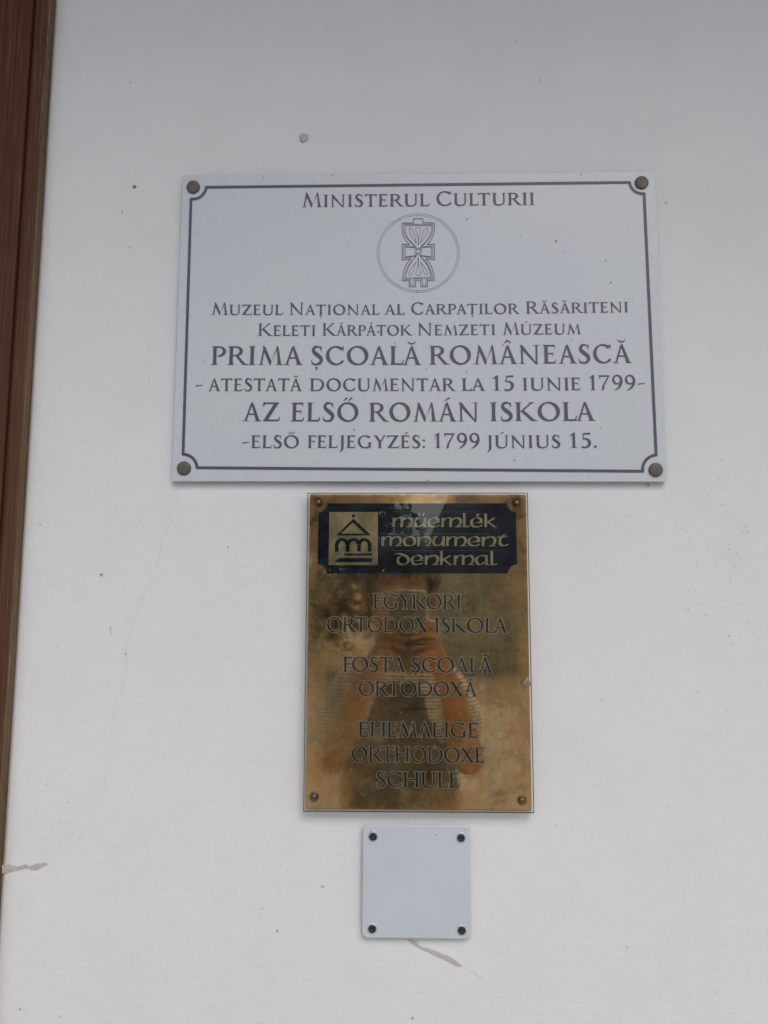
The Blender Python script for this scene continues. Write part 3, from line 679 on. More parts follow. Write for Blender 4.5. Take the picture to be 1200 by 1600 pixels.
# ------------------------------------------------------------------ plaques
def rect(c4, y):
    """best rectangle through the four measured corners (TL, TR, BR, BL) -> centre, ux, uz, half width, half height"""
    p = [W(a, b_, y) for a, b_ in c4]
    c = sum(p, Vector())/4
    ux = ((p[1]-p[0])+(p[2]-p[3])); hw = (((p[1]-p[0]).length+(p[2]-p[3]).length)/4); ux.normalize()
    hh = (((p[0]-p[3]).length+(p[1]-p[2]).length)/4); uz = Vector((-ux.z, 0, ux.x))
    return c, ux, uz, hw, hh
def rrect(c, ux, uz, hw, hh, r=0, n=5):
    P = []
    for sx, sz, a0 in ((1, 1, 0), (-1, 1, 90), (-1, -1, 180), (1, -1, 270)):
        if r == 0: q = [(sx*hw, sz*hh)]
        else: q = [(sx*(hw-r)+r*math.cos(R(a0+90*k/n)), sz*(hh-r)+r*math.sin(R(a0+90*k/n))) for k in range(n+1)]
        for a, d in q:
            w = c+ux*a+uz*d; P.append((w.x, w.z))
    return P

# --- museum plaque ------------------------------------------------
YP = -.0065
B4 = [(286, 273.5), (1022.8, 268), (1044, 753), (268, 751.5)]
c, ux, uz, hw, hh = rect(B4, YP)
PQ = empty('museum_plaque', (c.x, 0, c.z-hh), 'large white plaque with dark grey lettering, round emblem and thin scalloped border', 'plaque')
b = bmesh.new(); prism(b, rrect(c, ux, uz, hw, hh, .0012, 2), YP, -.0026)
for f in b.faces:
    if abs(f.normal.y) < .5: f.material_index = 1
o = obj('panel', b, [M['plaque'], M['plaque_edge']]); put(o, PQ); bevel(o, .0004, 2)
YI = YP-.0004
def scallop(cx, cy, r, a0, a1, n=12): return [(cx+r*math.cos(R(a0+(a1-a0)*i/n)), cy+r*math.sin(R(a0+(a1-a0)*i/n))) for i in range(n+1)]
caps = [(301, 290.3), (1003.8, 283.5), (1026, 733.5), (286.5, 731)]
bp = []
bp += [(301.2, 308.5)] if 0 else []
# clockwise from the top-left scallop: centre lines of the border
bp += scallop(301, 289.5, 21.5, 97, 8)
bp += scallop(1004, 282, 20.5, 180-8, 83)
bp += scallop(1026.5, 733.5, 22.5, 270-3, 180+-7)
bp += scallop(286, 731.5, 21.8, -2, -90)
lineL = [(x, y) for x, y in bp]
ribbon([(lineL, 4.6, True)], YI, 'border_line', M['ink'], PQ)
LET = dict(T=.188, N=.084)
lettering('lettering_line', [('MINISTERUL', 471.3, 323.7, 671.2, 321.9, 19.3, 1.17), ('CULTURII', 682, 321.5, 835, 320, 19.2, 1.17)], YI, M['ink'], PQ, **LET)
lettering('lettering_line', [('MUZEUL', 330, 492, 442, 492, 16, 1.2), ('NAȚIONAL', 452.2, 492, 593.3, 491.7, 16, 1.2), ('AL', 600.5, 491.7, 633, 491.5, 16.3, 1), ('CARPAȚILOR', 642.5, 491.2, 812.5, 490.2, 16, 1.17), ('RĂSĂRITENI', 822.2, 490, 981.7, 487.8, 16.3, 1.17)], YI, M['ink'], PQ, **LET)
lettering('lettering_line', [('KELETI', 403.3, 524.8, 492.8, 524.6, 16.3, 1.19), ('KÁRPÁTOK', 503.8, 524.5, 644.7, 524, 16.3, 1.19), ('NEMZETI', 652.8, 524, 774, 523.2, 16.3, 1.19), ('MÚZEUM', 785.4, 523, 908.3, 522, 16.3, 1.19)], YI, M['ink'], PQ, **LET)
lettering('lettering_line', [('PRIMA', 330, 570, 473.3, 570, 29, 1), ('ȘCOALĂ', 486.3, 570, 658.8, 570, 29, 1), ('ROMÂNEASCĂ', 671.3, 569.6, 987.8, 567, 29.2, 1)], YI, M['ink'], PQ, **LET)
lettering('lettering_line', [('-', 305, 609.5, 316, 609.5, 20, 1), ('ATESTATĂ', 325, 611, 472.2, 611, 19.6, 1), ('DOCUMENTAR', 484.2, 611, 712.8, 610.8, 19.6, 1), ('LA', 721.7, 610.6, 758.8, 610.5, 19.6, 1), ('15', 770, 610.2, 803.3, 610, 23, 1), ('IUNIE', 817, 610, 907.5, 609.5, 19.6, 1), ('1799', 921, 609.4, 993.3, 609.2, 23, 1), ('-', 996.7, 606.5, 1007.7, 606.5, 20, 1)], YI, M['ink'], PQ, **LET)
lettering('lettering_line', [('AZ', 379, 658, 437.5, 658, 29.3, 1), ('ELSŐ', 454.7, 658.4, 560, 658.5, 29.3, 1), ('ROMÁN', 576.7, 658.6, 748.3, 658.3, 29.3, 1), ('ISKOLA', 766.2, 658, 930.8, 657.4, 29.3, 1)], YI, M['ink'], PQ, **LET)
lettering('lettering_line', [('-', 378, 698.8, 389, 698.8, 20, 1), ('ELSŐ', 392.2, 700, 467, 700, 19.7, 1), ('FELJEGYZÉS:', 480.5, 700, 664.2, 700, 19.7, 1), ('1799', 678.7, 700, 749.7, 700, 23, 1), ('JÚNIUS', 761.3, 700, 875.8, 699.7, 19.7, 1), ('15.', 890.5, 699.6, 932.5, 699.5, 23, 1)], YI, M['ink'], PQ, **LET)
# emblem: measured at 8x from (580, 325)
def Z8(pts): return [(580+a/8, 325+b_/8) for a, b_ in pts]
def bz8(*p, n=12): return Z8(bez(*p, n=n))
def circ8(cx, cy, rx, ry, n=56): return Z8([(cx+rx*math.cos(2*math.pi*i/n), cy+ry*math.sin(2*math.pi*i/n)) for i in range(n)])
EM = []
EM += [(circ8(588, 562, 514, 491, 90), .42, True), (circ8(588, 562, 490, 469, 90), .42, True)]
def body(o_, k):
    """outline of the carved board, o_ = inset"""
    top = [(386+o_, 187+o_), (792-o_, 183+o_)]
    return top
w1, w2 = 1.05, .75
# outer outline
EM += [(Z8([(480, 458), (386, 450), (388, 652), (500, 630)]), w1, False), (Z8([(700, 458), (790, 450), (790, 648), (680, 630)]), w1, False)]
EM += [(bz8((386, 187), (378, 330), (410, 390), (480, 458)), w1, False), (bz8((790, 183), (798, 330), (765, 385), (700, 456)), w1, False)]
EM += [(Z8([(386, 187), (530, 187), (530, 133), (645, 133), (645, 183), (790, 183)]), w1, False)]
EM += [(bz8((500, 630), (430, 690), (395, 780), (388, 908)), w1, False), (bz8((680, 630), (750, 690), (785, 790), (789, 906)), w1, False)]
EM += [(Z8([(388, 908), (475, 908), (475, 985), (554, 985), (554, 906), (620, 906), (620, 983), (702, 983), (702, 906), (789, 906)]), w1, False)]
# inner double lines
for k, o_ in ((0, 20), (1, 40)):
    EM += [(Z8([(386+o_, 187+o_*.8), (790-o_, 184+o_*.8)]), w2, False)]
    EM += [(bz8((386+o_, 187+o_*.8), (376+o_*1.1, 330), (415+o_, 385), (560-k*8, 488-k*12)), w2, False), (bz8((790-o_, 184+o_*.8), (800-o_*1.1, 330), (762-o_, 385), (616+k*8, 488-k*12)), w2, False)]
    EM += [(Z8([(560, 486+k*12), (386+o_, 472+k*14), (388+o_, 626-k*14), (568, 590+k*0+8-k*8)]), w2, False), (Z8([(616, 486+k*12), (790-o_, 472+k*14), (790-o_, 622-k*14), (610, 590+8-k*8)]), w2, False)]
    EM += [(bz8((568-k*6, 600+k*6), (470+o_*.6, 670), (412+o_*.8, 760), (390+o_, 886-k*12)), w2, False), (bz8((610+k*6, 600+k*6), (712-o_*.6, 670), (768-o_*.8, 760), (788-o_, 886-k*12)), w2, False)]
EM += [(Z8([(408, 888), (492, 888), (492, 965), (534, 965), (534, 884), (640, 884), (640, 962), (684, 962), (684, 886), (770, 886)]), w2, False), (Z8([(430, 874), (750, 868)]), w2, False)]
EM += [(circ8(588, 540, 44, 42, 28), w2, True), (circ8(588, 540, 27, 26, 24), w2, True)]
# petals
def petal(tipx, tipy, cx, cy, wd_, sgn):
    dx, dy = cx-tipx, cy-tipy; l = math.hypot(dx, dy); ux_, uy_ = dx/l, dy/l; nx_, ny_ = -uy_, ux_
    q = []
    for i in range(28):
        a = 2*math.pi*i/28; s_ = (1-math.cos(a))/2; w_ = math.sin(a)*wd_*(s_**.8)*1.1
        q.append((tipx+ux_*l*s_+nx_*w_, tipy+uy_*l*s_+ny_*w_))
    return Z8(q)
EM += [(petal(566, 446, 482, 246, 30, 1), .6, True), (petal(611, 446, 698, 246, 30, 1), .6, True), (petal(560, 674, 480, 840, 28, 1), .6, True), (petal(616, 674, 700, 838, 28, 1), .6, True)]
EM += [(Z8([(586, 468), (584, 370), (555, 265), (558, 248), (588, 241), (620, 248), (622, 262), (592, 370), (590, 468)]), .6, False), (Z8([(586, 616), (584, 720), (556, 815), (560, 838), (588, 845), (618, 836), (622, 818), (592, 720), (590, 616)]), .6, False)]
ribbon(EM, YI, 'round_emblem', M['ink_thin'], PQ)
def cap_mesh():
    b = bmesh.new(); lathe(b, [(.0066, 0), (.0066, .0013), (.0063, .0018), (.0057, .0020), (.003, .0022), (0, .00225)], 30); me = bpy.data.meshes.new('screw_cap'); b.to_mesh(me); b.free()
    me.materials.append(M['cap'])
    for p in me.polygons: p.use_smooth = True
    return me
cm = cap_mesh()
for i, (x, y) in enumerate(caps):
    q = W(x, y, YP-.003); o = link(bpy.data.objects.new('screw_cap', cm)); o.location = (q.x, YP, q.z); put(o, PQ)

def dots(lst, y, parent, mat, name='dirt_specks', seed=5):
    r_ = random.Random(seed); V = []; Fc = []
    for x, z, r in lst:
        k = len(V); n_ = 7
        V += [(W(x+r*r_.uniform(.7, 1.3)*math.cos(6.283*i/n_), z+r*r_.uniform(.7, 1.3)*math.sin(6.283*i/n_), y)) for i in range(n_)]; Fc.append(list(range(k, k+n_)))
    me_ = bpy.data.meshes.new(name); me_.from_pydata([tuple(q) for q in V], [], Fc); me_.update(); o_ = obj(name, me_, mat); o_['kind'] = 'stuff'; put(o_, parent)
M['dust'] = plain('brown_dust_speck', (.17, .15, .125), .9)
_r = random.Random(21)
dots([(869, 376, 1.3), (946.5, 407, 1.1), (954.7, 441, 1.1), (813, 369, .9), (881, 393, .7), (818, 399, .7), (591, 518, 1.5), (666, 577, 0.9), (616, 535, .8), (729, 580, 1.), (893, 532, .9), (553, 671, 1.1), (804, 719, 1.), (680, 685, .9), (938, 668, .8), (284, 441, .9), (412, 278, 1.), (453, 385, .7), (320, 563, .8), (330, 523, .6), (652, 456, 1.0), (799, 459, .6), (908, 272, 1.1), (520, 273, 1.0), (668, 750.5, 1.1)]
     + [(_r.uniform(290, 1020), _r.uniform(280, 745), _r.uniform(.3, .7)) for _ in range(45)], YP-.0007, PQ, M['dust'])
# --- brass monument plaque --------------------------------------------
YB = -.0050
c, ux, uz, hw, hh = rect([(485, 773), (821.5, 772), (831.5, 1268), (476, 1263.5)], YB)
BP = empty('monument_plaque', (c.x, 0, c.z-hh), 'tarnished brass plaque with dark navy heading band, behind a clear cover sheet', 'plaque')
b = bmesh.new(); prism(b, rrect(c, ux, uz, hw, hh, .001, 2), YB, -.0030); o = obj('brass_sheet', b, M['brass']); put(o, BP); bevel(o, .0003)
# heading band with scalloped corners, as a thin enamelled layer with the design left standing as brass
YE = YB-.0004
L_, T_, R_, B_ = 497.5, 787.0, 807.0, 895.5
def sc_(cx, cy, r, a0, a1): return scallop(cx, cy, r, a0, a1, 9)
out = sc_(497.8, 786.5, 14.2, 90, 0)+sc_(806, 786.5, 14, 180, 90)+sc_(808, 896, 14.2, 270, 180)+sc_(496.3, 896, 14.2, 0, -90)
b = bmesh.new(); P_ = wp(out, YE); prism(b, P_, YE, YB+.0001); o = obj('heading_band', b, M['enamel']); put(o, BP)
YG = YE-.0004
b = bmesh.new(); prism(b, wp([(514.7, 800), (590.6, 800), (590.2, 883), (513.4, 882.8)], YG), YG, YE+.00005); EB = obj('emblem_tile', b, M['brass_tile']); put(EB, BP)
YS = YG-.0004
S = []
S += [wp(p, YS) for p in ([(525, 836.7), (552, 810.5), (551.2, 816.5), (532, 834)], [(580.3, 836.7), (552, 810.5), (551.2, 816.5), (570.3, 834)], [(525, 836.7), (580.3, 836.7), (570.3, 833.8), (532, 833.8)],
                          [(534.5, 867.6), (538.5, 865), (581.6, 865), (581.6, 867.8)], [(523.2, 878), (530, 872), (581.2, 872), (580.4, 878)])]
S += [wp([(552.3+2.6*math.cos(a), 806+2.6*math.sin(a)) for a in [2*math.pi*k/12 for k in range(12)]], YS)]
S = [[(a, b_) for a, b_ in s] for s in S]
def arch(x0, x1, xi0, xi1):
    P = []; cx = (x0+x1)/2; ci = (xi0+xi1)/2; ro = (x1-x0)/2; ri = (xi1-xi0)/2; prev = None
    for k in range(13):
        a = R(180-180*k/12); o_ = (cx+ro*math.cos(a), 852-11.3*math.sin(a)); i_ = (ci+ri*math.cos(a), 852.5-7.2*math.sin(a))
        if prev: P.append([prev[0], o_, i_, prev[1]])
        prev = (o_, i_)
    P += [[(x0, 851.9), (xi0, 852.4), (xi0, 861.8), (x0, 861.8)], [(xi1, 852.4), (x1, 851.9), (x1, 861.8), (xi1, 861.8)]]
    return [wp(p, YS) for p in P]
S += arch(523.2, 545.8, 528.8, 540.2)+arch(540.6, 563.6, 546, 558)+arch(558.2, 580.3, 563.8, 574.8)
flat(S, YS, 'house_emblem', M['enamel'], BP)
UN = dict(T=.2, N=.1, gl=glyph_unc, gap=.07)
def unl(words): lettering('heading_lettering', words, YG, M['gold'], BP, **UN)
unl([('műemlék', 613, 823.6, 777, 823.8, 15.2, 1)])
unl([('monument', 595.7, 853.2, 794.5, 853.4, 15.3, 1)])
unl([('denkmal', 616, 882.6, 777, 882.8, 15.4, 1)])
M['scribe'] = plain('scribed_line', (.13, .14, .16), .4, .3)
ribbon([([(612, 799.2), (745, 799.6)], .35, False), ([(622, 801.4), (735, 801.8)], .3, False), ([(595, 834.2), (766, 834.4)], .7, False), ([(612, 860.2), (785, 860.6)], .5, False), ([(612, 883.3), (650, 883.5)], .3, False), ([(745, 826.6), (782, 826.8)], .3, False), ([(634, 862.6), (690, 862.8)], .35, False)], YG, 'scribed_lines', M['scribe'], BP)
ENG = dict(T=.152, N=.074, gap=.10)
WD = [[('EGYKORI', 583, 951, 720, 952, 23, 1)], [('ORTODOX', 510.8, 987.4, 669, 988, 23, 1), ('ISKOLA', 679.3, 988.2, 793.3, 988.9, 23, 1)],
      [('FOSTA', 536, 1049.6, 634, 1050, 23.2, 1), ('ȘCOALĂ', 643, 1050.2, 770, 1051, 23.2, 1)], [('ORTODOXĂ', 560.3, 1087, 745.7, 1088.3, 23, 1)],
      [('EHEMALIGE', 560, 1151, 747.3, 1152.8, 23.3, 1)], [('ORTHODOXE', 549.6, 1189.8, 757.2, 1192, 23.5, 1)], [('SCHULE', 588.5, 1229.7, 718, 1230.7, 23.8, 1)]]
for wds in WD:
    lettering('lettering_rim', wds, YB-.0003, M['halo'], BP, grow=.062, **ENG)
    lettering('lettering_line', wds, YB-.0006, M['etch'], BP, **ENG)
def taper(x0, x1, y): return wp([(x0, y), ((x0+x1)/2, y-1.25), (x1, y+.2), ((x0+x1)/2, y+1.25)], YB-.0004)
M['pale'] = plain('pale_fleck', (.62, .58, .50), .8)
dots([(776.5, 1096, 1.6), (548, 1202, 1.1), (532, 889, .9), (599, 891.5, 1.3), (487, 950, 1.2), (679, 1167, 1.3), (590, 1107, .8), (626, 1114, 1.0), (682, 1261, .9), (632, 793, .8), (629, 831.5, .9)], YB-.0009, BP, M['pale'])
flat([taper(613, 690.5, 1006.8)], YB-.0004, 'divider_line', M['etch'], BP)
flat([taper(620, 684.5, 1107.8)], YB-.0004, 'divider_line', M['etch'], BP)
# domed brass screws
def screw_mesh():
    b = bmesh.new(); lathe(b, [(.0044, 0), (.0044, .0005), (.0040, .0007), (.0036, .0008), (.0034, .0014), (.0027, .0022), (.0013, .0027), (0, .0028)], 24)
    me = bpy.data.meshes.new('brass_screw'); b.to_mesh(me); b.free(); me.materials.append(M['screw_brass'])
    for p in me.polygons: p.use_smooth = True
    return me
sm = screw_mesh()
for x, y in ((497.5, 785), (807.3, 785.5), (490.5, 1245.5), (816, 1251)):
    q = W(x, y, YB-.001); o = link(bpy.data.objects.new('brass_screw', sm)); o.location = (q.x, YB, q.z); put(o, BP)
# clear cover
YK = -.0101
c, ux, uz, hw, hh = rect([(481.5, 770.5), (825, 769), (835, 1271.7), (472.3, 1268)], YK)
b = bmesh.new(); prism(b, rrect(c, ux, uz, hw, hh, .0008, 2), YK, YK+.0022)
for f in b.faces:
    if abs(f.normal.y) < .5: f.material_index = 1
CV = obj('clear_cover', b, [M['cover'], M['edge']]); put(CV, BP); bevel(CV, .00055, 1); CV.modifiers['bevel'].material = 1  # bevel carries the painted refraction line
# --- small plate -------------------------------------------------------
YQ = -.0062
c, ux, uz, hw, hh = rect([(566.8, 1288), (736.3, 1290), (737.2, 1468), (565, 1466.5)], YQ)
SP = empty('blank_plate', (c.x, 0, c.z-hh), 'small square white acrylic plate with rounded corners and four black screws, lowest on the wall', 'plate')
b = bmesh.new(); prism(b, rrect(c, ux, uz, hw, hh, .0055, 7), YQ, -.0022)
for f in b.faces:
    if abs(f.normal.y) < .5: f.material_index = 1
o = obj('panel', b, [M['acrylic'], M['acrylic_edge']]); put(o, SP); bevel(o, .0014, 3, 50)
def scr():
    b = bmesh.new(); lathe(b, [(.0045, 0), (.0045, .0004), (.0040, .0007), (.0035, .0007)], 24); me1 = bpy.data.meshes.new('washer'); b.to_mesh(me1); b.free(); me1.materials.append(M['screw_ring'])
    b = bmesh.new(); lathe(b, [(.0035, 0), (.0034, .0007), (.0026, .0013), (.0012, .0015), (.0010, .0009), (0, .0009)], 22); me2 = bpy.data.meshes.new('screw_head'); b.to_mesh(me2); b.free(); me2.materials.append(M['screw_black'])
    for p in me2.polygons: p.use_smooth = True
    return me1, me2
me1, me2 = scr()
for x, y in ((583, 1307), (720.3, 1309), (581.6, 1451), (721.5, 1453.6)):
    q = W(x, y, YQ); w_ = link(bpy.data.objects.new('screw', me2)); w_.location = (q.x, YQ, q.z); put(w_, SP)
    k = link(bpy.data.objects.new('washer', me1)); k.parent = w_
dots([(681, 1304.5, .9), (725.6, 1296.5, .7), (580.5, 1299.5, 1.3), (640, 1390, .4), (700, 1440, .5), (600, 1345, .4)], YQ-.0003, SP, M['dirt'])
# tan flake stuck on the cover's right edge
b = bmesh.new(); pts = wp([(816, 1069), (820, 1062), (823, 1058), (826, 1059), (830, 1066), (831, 1071), (826, 1072.5), (820, 1071.5)], YK-.001)
top = b.verts.new((sum(p[0] for p in pts)/len(pts)+.0005, YK-.0028, sum(p[1] for p in pts)/len(pts)+.001))
vs = [b.verts.new((p[0], YK-.0002, p[1])) for p in pts]
for i in range(len(vs)): b.faces.new((vs[i], vs[(i+1) % len(vs)], top))
b.faces.new(vs[::-1])
tag(obj('dry_flake', b, plain('dry_tan', (.34, .26, .19), .9, var=.2, scale=700)), 'small tan dry flake stuck to the right edge of the brass plaque cover', 'debris')

# ------------------------------------------------------------------ what stands behind the camera and is mirrored in the brass
def skin_obj(name, verts, edges, radii, mat, parent=None, sub=2, root=0):
    me = bpy.data.meshes.new(name); me.from_pydata(verts, edges, []); me.update()
    o = obj(name, me, mat)
    md = o.modifiers.new('skin', 'SKIN'); md.use_smooth_shade = True
    for v, r in zip(me.skin_vertices[0].data, radii): v.radius = r if isinstance(r, tuple) else (r, r)
    for i, v in enumerate(me.skin_vertices[0].data): v.use_root = (i == root)
    sb = o.modifiers.new('sub', 'SUBSURF'); sb.levels = sub; sb.render_levels = sub
    if parent: put(o, parent)
    return o
class Sk:
    def __init__(s): s.v = []; s.e = []; s.r = []
    def add(s, p, r, par_=None):
        s.v.append(tuple(p)); s.r.append(r); i = len(s.v)-1
        if par_ is not None: s.e.append((par_, i))
        return i
    def chain(s, par_, pts):
        ids = []
        for p, r in pts: par_ = s.add(p, r, par_); ids.append(par_)
        return ids
M['skin'] = plain('skin', (.37, .20, .12), .5, var=.10, scale=25, Subsurface_Weight=.08)
M['hair'] = plain('dark_hair', (.030, .020, .014), .5, var=.4, scale=120, bmp=.002)
M['trousers'] = plain('dark_trousers', (.035, .035, .045), .85, var=.2, scale=200)
s_ = NT('striped_jersey'); p_ = s_.pos((1, 1, 1)); wv = s_.n('TexWave', i_Vector=p_, i_Scale=40.0, i_Distortion=.8); wv.bands_direction = 'Z'
s_.bsdf(s_.mix(s_.ramp(wv.outputs['Fac'], [(.55, 0.), (.7, 1.)]), (.82, .84, .88), (.12, .13, .17)), .85); M['jersey'] = s_.m
M['torso_layer'] = plain('dark_olive_layer', (.045, .040, .030), .8, var=.25, scale=90, bmp=.002)  # dark olive layer drawn over the jersey's torso
PX = .004; BY = -D-.42
PE = empty('person', (PX, BY, .12), 'person with striped sleeves and dark torso holding up a phone, mirrored in the brass plaque', 'person')
k = Sk()
pel = k.add((PX, BY-.02, .86), (.145, .105)); sp = k.add((PX, BY-.02, 1.00), (.125, .09), pel); ch = k.add((PX, BY-.01, 1.16), (.115, .088), sp)
up_ = k.add((PX, BY, 1.265), (.085, .068), ch); nk = k.add((PX, BY+.005, 1.335), (.052, .052), up_); n2 = k.add((PX, BY+.02, 1.368), (.055, .060), nk)
h1 = k.add((PX, BY+.045, 1.405), (.062, .075), n2); h2 = k.add((PX, BY+.04, 1.46), (.078, .092), h1); h3 = k.add((PX, BY+.03, 1.525), (.074, .088), h2); k.add((PX, BY+.03, 1.57), (.045, .055), h3)
for sx in (-1, 1):
    hip = k.add((PX+sx*.085, BY-.02, .80), .085, pel)
    k.chain(hip, [((PX+sx*.10, BY-.0, .55), .068), ((PX+sx*.105, BY+.01, .42+.08), .055), ((PX+sx*.11, BY-.03, .36), .052), ((PX+sx*.115, BY-.04, .21), .036), ((PX+sx*.118, BY+.01, .165), .034), ((PX+sx*.125, BY+.10, .150), .028)])
    sh = k.add((PX+sx*.108, BY+.0, 1.262), .045, up_)
    ids = k.chain(sh, [((PX+sx*.138, BY+.04, 1.20), .038), ((PX+sx*.158, BY+.10, 1.09), .035)])
    hx = .018+sx*.052           # beside the phone
    ids = k.chain(ids[-1], [((PX+sx*.125, BY+.20, 1.16), .032), ((hx+sx*.035, BY+.335, 1.285), .025), ((hx+sx*.008, BY+.385, 1.335), .020)])
    palm = k.chain(ids[-1], [((hx-sx*.004, -D-.022, 1.362), (.017, .012))])[0]
    kn = k.chain(palm, [((hx-sx*.006, -D-.018, 1.388), (.015, .011))])[0]
    zs = [1.408, 1.391, 1.374, 1.358]; ln = [.046, .052, .048, .038]
    for q_, (z_, l_) in enumerate(zip(zs, ln)):
        par_ = kn if q_ < 2 else palm
        if sx < 0 and q_ == 0:      # left index stretched up along the phone's edge
            k.chain(par_, [((hx+.002, -D-.004, 1.408), .0085), ((hx+.006, -D-.001, 1.430), .0078), ((hx+.011, -D+.001, 1.448), .0062)])
            continue
        k.chain(par_, [((hx-sx*.001, -D-.004, z_+.002), .0086), ((hx-sx*.011, -D+.006, z_+.005), .0082), ((hx-sx*l_*.62, -D+.008, z_+.001), .0077), ((hx-sx*l_, -D+.006, z_-.006), .0064)])
    k.chain(kn, [((hx-sx*.012, -D-.026, 1.402), .0098), ((hx-sx*.026, -D-.028, 1.418), .0080)])
skin_obj('body', k.v, k.e, k.r, M['skin'], PE, 2, pel)
k = Sk()       # striped jersey: shoulders and short sleeves
a = k.add((PX, BY-.02, .93), (.150, .110)); a2 = k.add((PX, BY-.02, 1.02), (.140, .105), a); a3 = k.add((PX, BY-.01, 1.16), (.128, .100), a2); a4 = k.add((PX, BY, 1.27), (.095, .080), a3)
k.add((PX, BY+.003, 1.315), (.062, .062), a4)
for sx in (-1, 1):
    q_ = k.add((PX+sx*.108, BY, 1.262), .054, a4); k.chain(q_, [((PX+sx*.140, BY+.04, 1.20), .054), ((PX+sx*.156, BY+.07, 1.14), .052)])
skin_obj('jersey', k.v, k.e, k.r, M['jersey'], PE, 2, a)
k = Sk(); a = k.add((PX, BY-.018, .90), (.160, .122)); a2 = k.add((PX, BY-.016, 1.02), (.152, .118), a); a3 = k.add((PX, BY-.006, 1.15), (.132, .114), a2); a4 = k.add((PX, BY+.004, 1.245), (.108, .098), a3); k.add((PX, BY+.004, 1.285), (.080, .082), a4)
skin_obj('torso_layer', k.v, k.e, k.r, M['torso_layer'], PE, 2, a)
k = Sk(); a = k.add((PX, BY-.02, .87), (.158, .120))
for sx in (-1, 1):
    k.chain(a, [((PX+sx*.088, BY-.02, .78), .098), ((PX+sx*.105, BY+.0, .50), .074), ((PX+sx*.115, BY-.035, .20), .058)])
skin_obj('trousers', k.v, k.e, k.r, M['trousers'], PE, 2, a)
for sx in (-1, 1):
    b = bmesh.new(); bmesh.ops.create_uvsphere(b, u_segments=16, v_segments=10, radius=1)
    for v in b.verts:
        v.co.x = PX+sx*.121+v.co.x*.046; v.co.y = BY+.05+v.co.y*.13; v.co.z = max(.1205, .150+v.co.z*.042)
    put(obj('shoe', b, M['trousers'], smooth=True), PE)
b = bmesh.new(); bmesh.ops.create_icosphere(b, subdivisions=4, radius=1)
for v in b.verts:
    d_ = v.co.copy(); n_ = noise.noise(d_*4)*.05+noise.noise(d_*14)*.03
    front = max(0, d_.y)
    v.co = Vector((PX+d_.x*(.098+n_*.1), BY+.026+d_.y*.116, 1.513+d_.z*.100))
bmesh.ops.delete(b, geom=[f for f in b.faces if f.calc_center_median().y > BY+.085 and f.calc_center_median().z < 1.508], context='FACES')
put(obj('hair', b, M['hair'], smooth=True), PE)
M['eye'] = plain('eye_white', (.7, .68, .64), .2); M['iris'] = plain('dark_iris', (.03, .02, .015), .2); M['lip'] = plain('lips', (.40, .16, .13), .5)
def ball(name, p, r, mat, par_=PE, sq=(1, 1, 1)):
    b = bmesh.new(); bmesh.ops.create_uvsphere(b, u_segments=14, v_segments=9, radius=1)
    for v in b.verts: v.co = Vector((p[0]+v.co.x*r*sq[0], p[1]+v.co.y*r*sq[1], p[2]+v.co.z*r*sq[2]))
    o = obj(name, b, mat, smooth=True); put(o, PE); return o
for sx in (-1, 1):
    ball('eye', (PX+sx*.031, BY+.112, 1.47), .011, M['eye']); ball('iris', (PX+sx*.031, BY+.1205, 1.47), .0048, M['iris'])
    ball('eyebrow', (PX+sx*.032, BY+.122, 1.492), .016, M['hair'], sq=(1, .35, .22)); ball('ear', (PX+sx*.082, BY+.035, 1.457), .026, M['skin'], sq=(.35, .7, 1.15))
ball('nose', (PX, BY+.128, 1.445), .014, M['skin'], sq=(.8, 1.1, 1.7)); ball('mouth', (PX, BY+.118, 1.407), .022, M['lip'], sq=(1, .3, .25))
# phone just behind the lens
M['phone'] = plain('greenish_phone_back', (.16, .155, .12), .3, var=.1); M['phone_rim'] = plain('phone_metal_rim', (.85, .85, .83), .35, .4, .05)
PH = empty('phone', (.018, -D-.007, 1.318), 'olive grey phone with light rim held in both hands, mirrored in the brass', 'phone')
b = bmesh.new(); prism(b, rrect(Vector((.018, 0, 1.397)), Vector((1, 0, 0)), Vector((0, 0, 1)), .0355, .0765, .010, 6), -D-.0108, -D-.0032)
o = obj('phone_rim', b, M['phone_rim']); put(o, PH); bevel(o, .0012, 2)
b = bmesh.new(); prism(b, rrect(Vector((.018, 0, 1.397)), Vector((1, 0, 0)), Vector((0, 0, 1)), .0343, .0753, .009, 6), -D-.0035, -D-.0028)
put(obj('phone_back', b, M['phone']), PH)
b = bmesh.new(); lathe(b, [(.007, 0), (.007, .0006), (.0055, .0006), (.005, .0001), (0, .0001)], 20, 0, -D-.0029, 1.45); put(obj('camera_lens', b, M['phone'], smooth=True), PH)

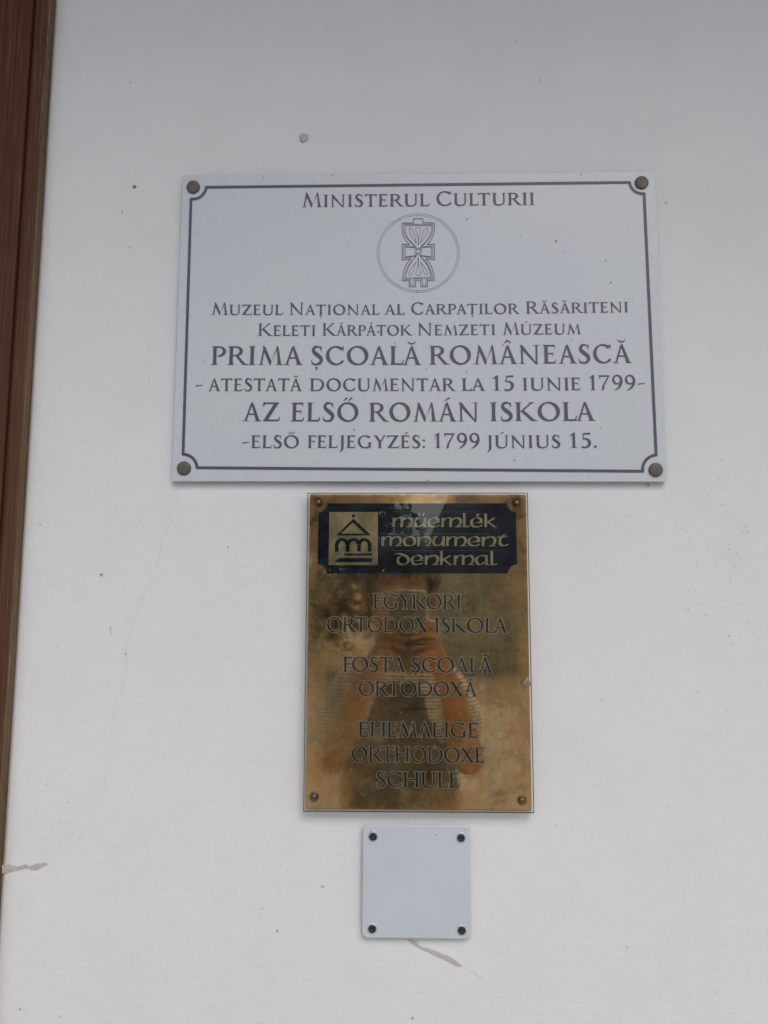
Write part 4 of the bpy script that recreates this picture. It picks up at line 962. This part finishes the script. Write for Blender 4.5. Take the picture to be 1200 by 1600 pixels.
# trees and a house across the road
M['leaf'] = plain('dark_foliage', (.040, .060, .022), .7, var=.6, scale=.9); M['bark'] = plain('bark', (.09, .07, .05), .9, var=.3, scale=12)
def tree(cx, cy, z0, h, rx, label, seed, leaves=9000, crown_z=None):
    r_ = random.Random(seed); root = empty('broadleaf_tree', (cx, cy, 0), label, 'tree')
    k = Sk(); a = k.add((cx, cy, 0), .20); a1 = k.add((cx+.05, cy, h*.25), .14, a); a2 = k.add((cx-.05, cy, h*.55), .09, a1); k.add((cx, cy, h*.85), .03, a2)
    for i in range(7):
        an = r_.uniform(0, 6.3); zz = h*r_.uniform(.25, .55)
        k.chain(a1 if i % 2 else a2, [((cx+math.cos(an)*rx*.4, cy+math.sin(an)*rx*.4, zz+h*.15), .05), ((cx+math.cos(an)*rx*.75, cy+math.sin(an)*rx*.75, zz+h*.25), .02)])
    skin_obj('trunk', k.v, k.e, k.r, M['bark'], root, 1, a)
    V, Fc = [], []; cl = []
    for i in range(70):
        u = r_.uniform(-1, 1); an = r_.uniform(0, 6.3); rr = math.sqrt(1-u*u)*r_.uniform(.55, 1.)
        cl.append(Vector((cx+rr*math.cos(an)*rx*.82, cy+rr*math.sin(an)*rx*.82, z0+(h-z0)*(.5+.46*u*r_.uniform(.7, 1)))))
    for i in range(leaves):
        c_ = r_.choice(cl); d_ = Vector((r_.gauss(0, 1), r_.gauss(0, 1), r_.gauss(0, .8))).normalized()*rx*.30*r_.uniform(.3, 1.0)
        p_ = c_+d_; s0 = r_.uniform(.08, .16)
        t1 = Vector((r_.gauss(0, 1), r_.gauss(0, 1), r_.gauss(0, 1))).normalized(); t2 = t1.cross(Vector((r_.gauss(0, 1), r_.gauss(0, 1), r_.gauss(0, 1)))).normalized()
        n_ = len(V); V += [p_-t1*s0, p_+t2*s0*.5, p_+t1*s0, p_-t2*s0*.5]; Fc.append((n_, n_+1, n_+2, n_+3))
    me = bpy.data.meshes.new('crown'); me.from_pydata(V, [], Fc); me.update(); put(obj('crown', me, M['leaf']), root)
tree(-2.2, -16.5, .5, 6.2, 2.9, 'leafy tree across the road, left of the house', 3, 15000)
tree(-8.2, -18.0, .5, 7.0, 3.4, 'leafy tree across the road, far to the left of the house', 4)
M['hwall'] = plain('ochre_house_wall', (.66, .56, .40), .9, var=.1, scale=3); M['hroof'] = plain('brown_tile_roof', (.075, .045, .035), .85, var=.4, scale=4)
M['glass'] = plain('dark_window_glass', (.02, .025, .03), .08); M['hframe'] = plain('white_window_frame', (.6, .6, .57), .6)
HX0, HX1, HY = .85, 11.0, -16.6
HS = empty('house', ((HX0+HX1)/2, HY, 0), 'low ochre house with brown hipped roof across the road, mirrored faintly', 'house')
b = bmesh.new(); box(b, HX0, HX1, HY-7, HY, 0, 2.35); put(obj('wall', b, M['hwall']), HS)
b = bmesh.new(); e_ = .35
A = [b.verts.new(p) for p in ((HX0-e_, HY+e_, 2.3), (HX1+e_, HY+e_, 2.3), (HX1+e_, HY-7-e_, 2.3), (HX0-e_, HY-7-e_, 2.3))]
T_1 = b.verts.new((HX0+.9, HY-3.5, 5.3)); T_2 = b.verts.new((HX1-1.2, HY-3.5, 5.3))
for f in ((A[0], A[1], T_2, T_1), (A[1], A[2], T_2), (A[2], A[3], T_1, T_2), (A[3], A[0], T_1), (A[3], A[2], A[1], A[0])): b.faces.new(f)
put(obj('roof', b, M['hroof']), HS)
for x_ in (4.9, 7.1, 9.3):
    b = bmesh.new(); box(b, x_-.5, x_+.5, HY-.01, HY+.05, .85, 2.0); fr_ = obj('window', b, M['hframe']); put(fr_, HS)
    b = bmesh.new(); box(b, x_-.42, x_+.42, HY+.051, HY+.06, .93, 1.92); pn = obj('pane', b, M['glass']); pn.parent = fr_
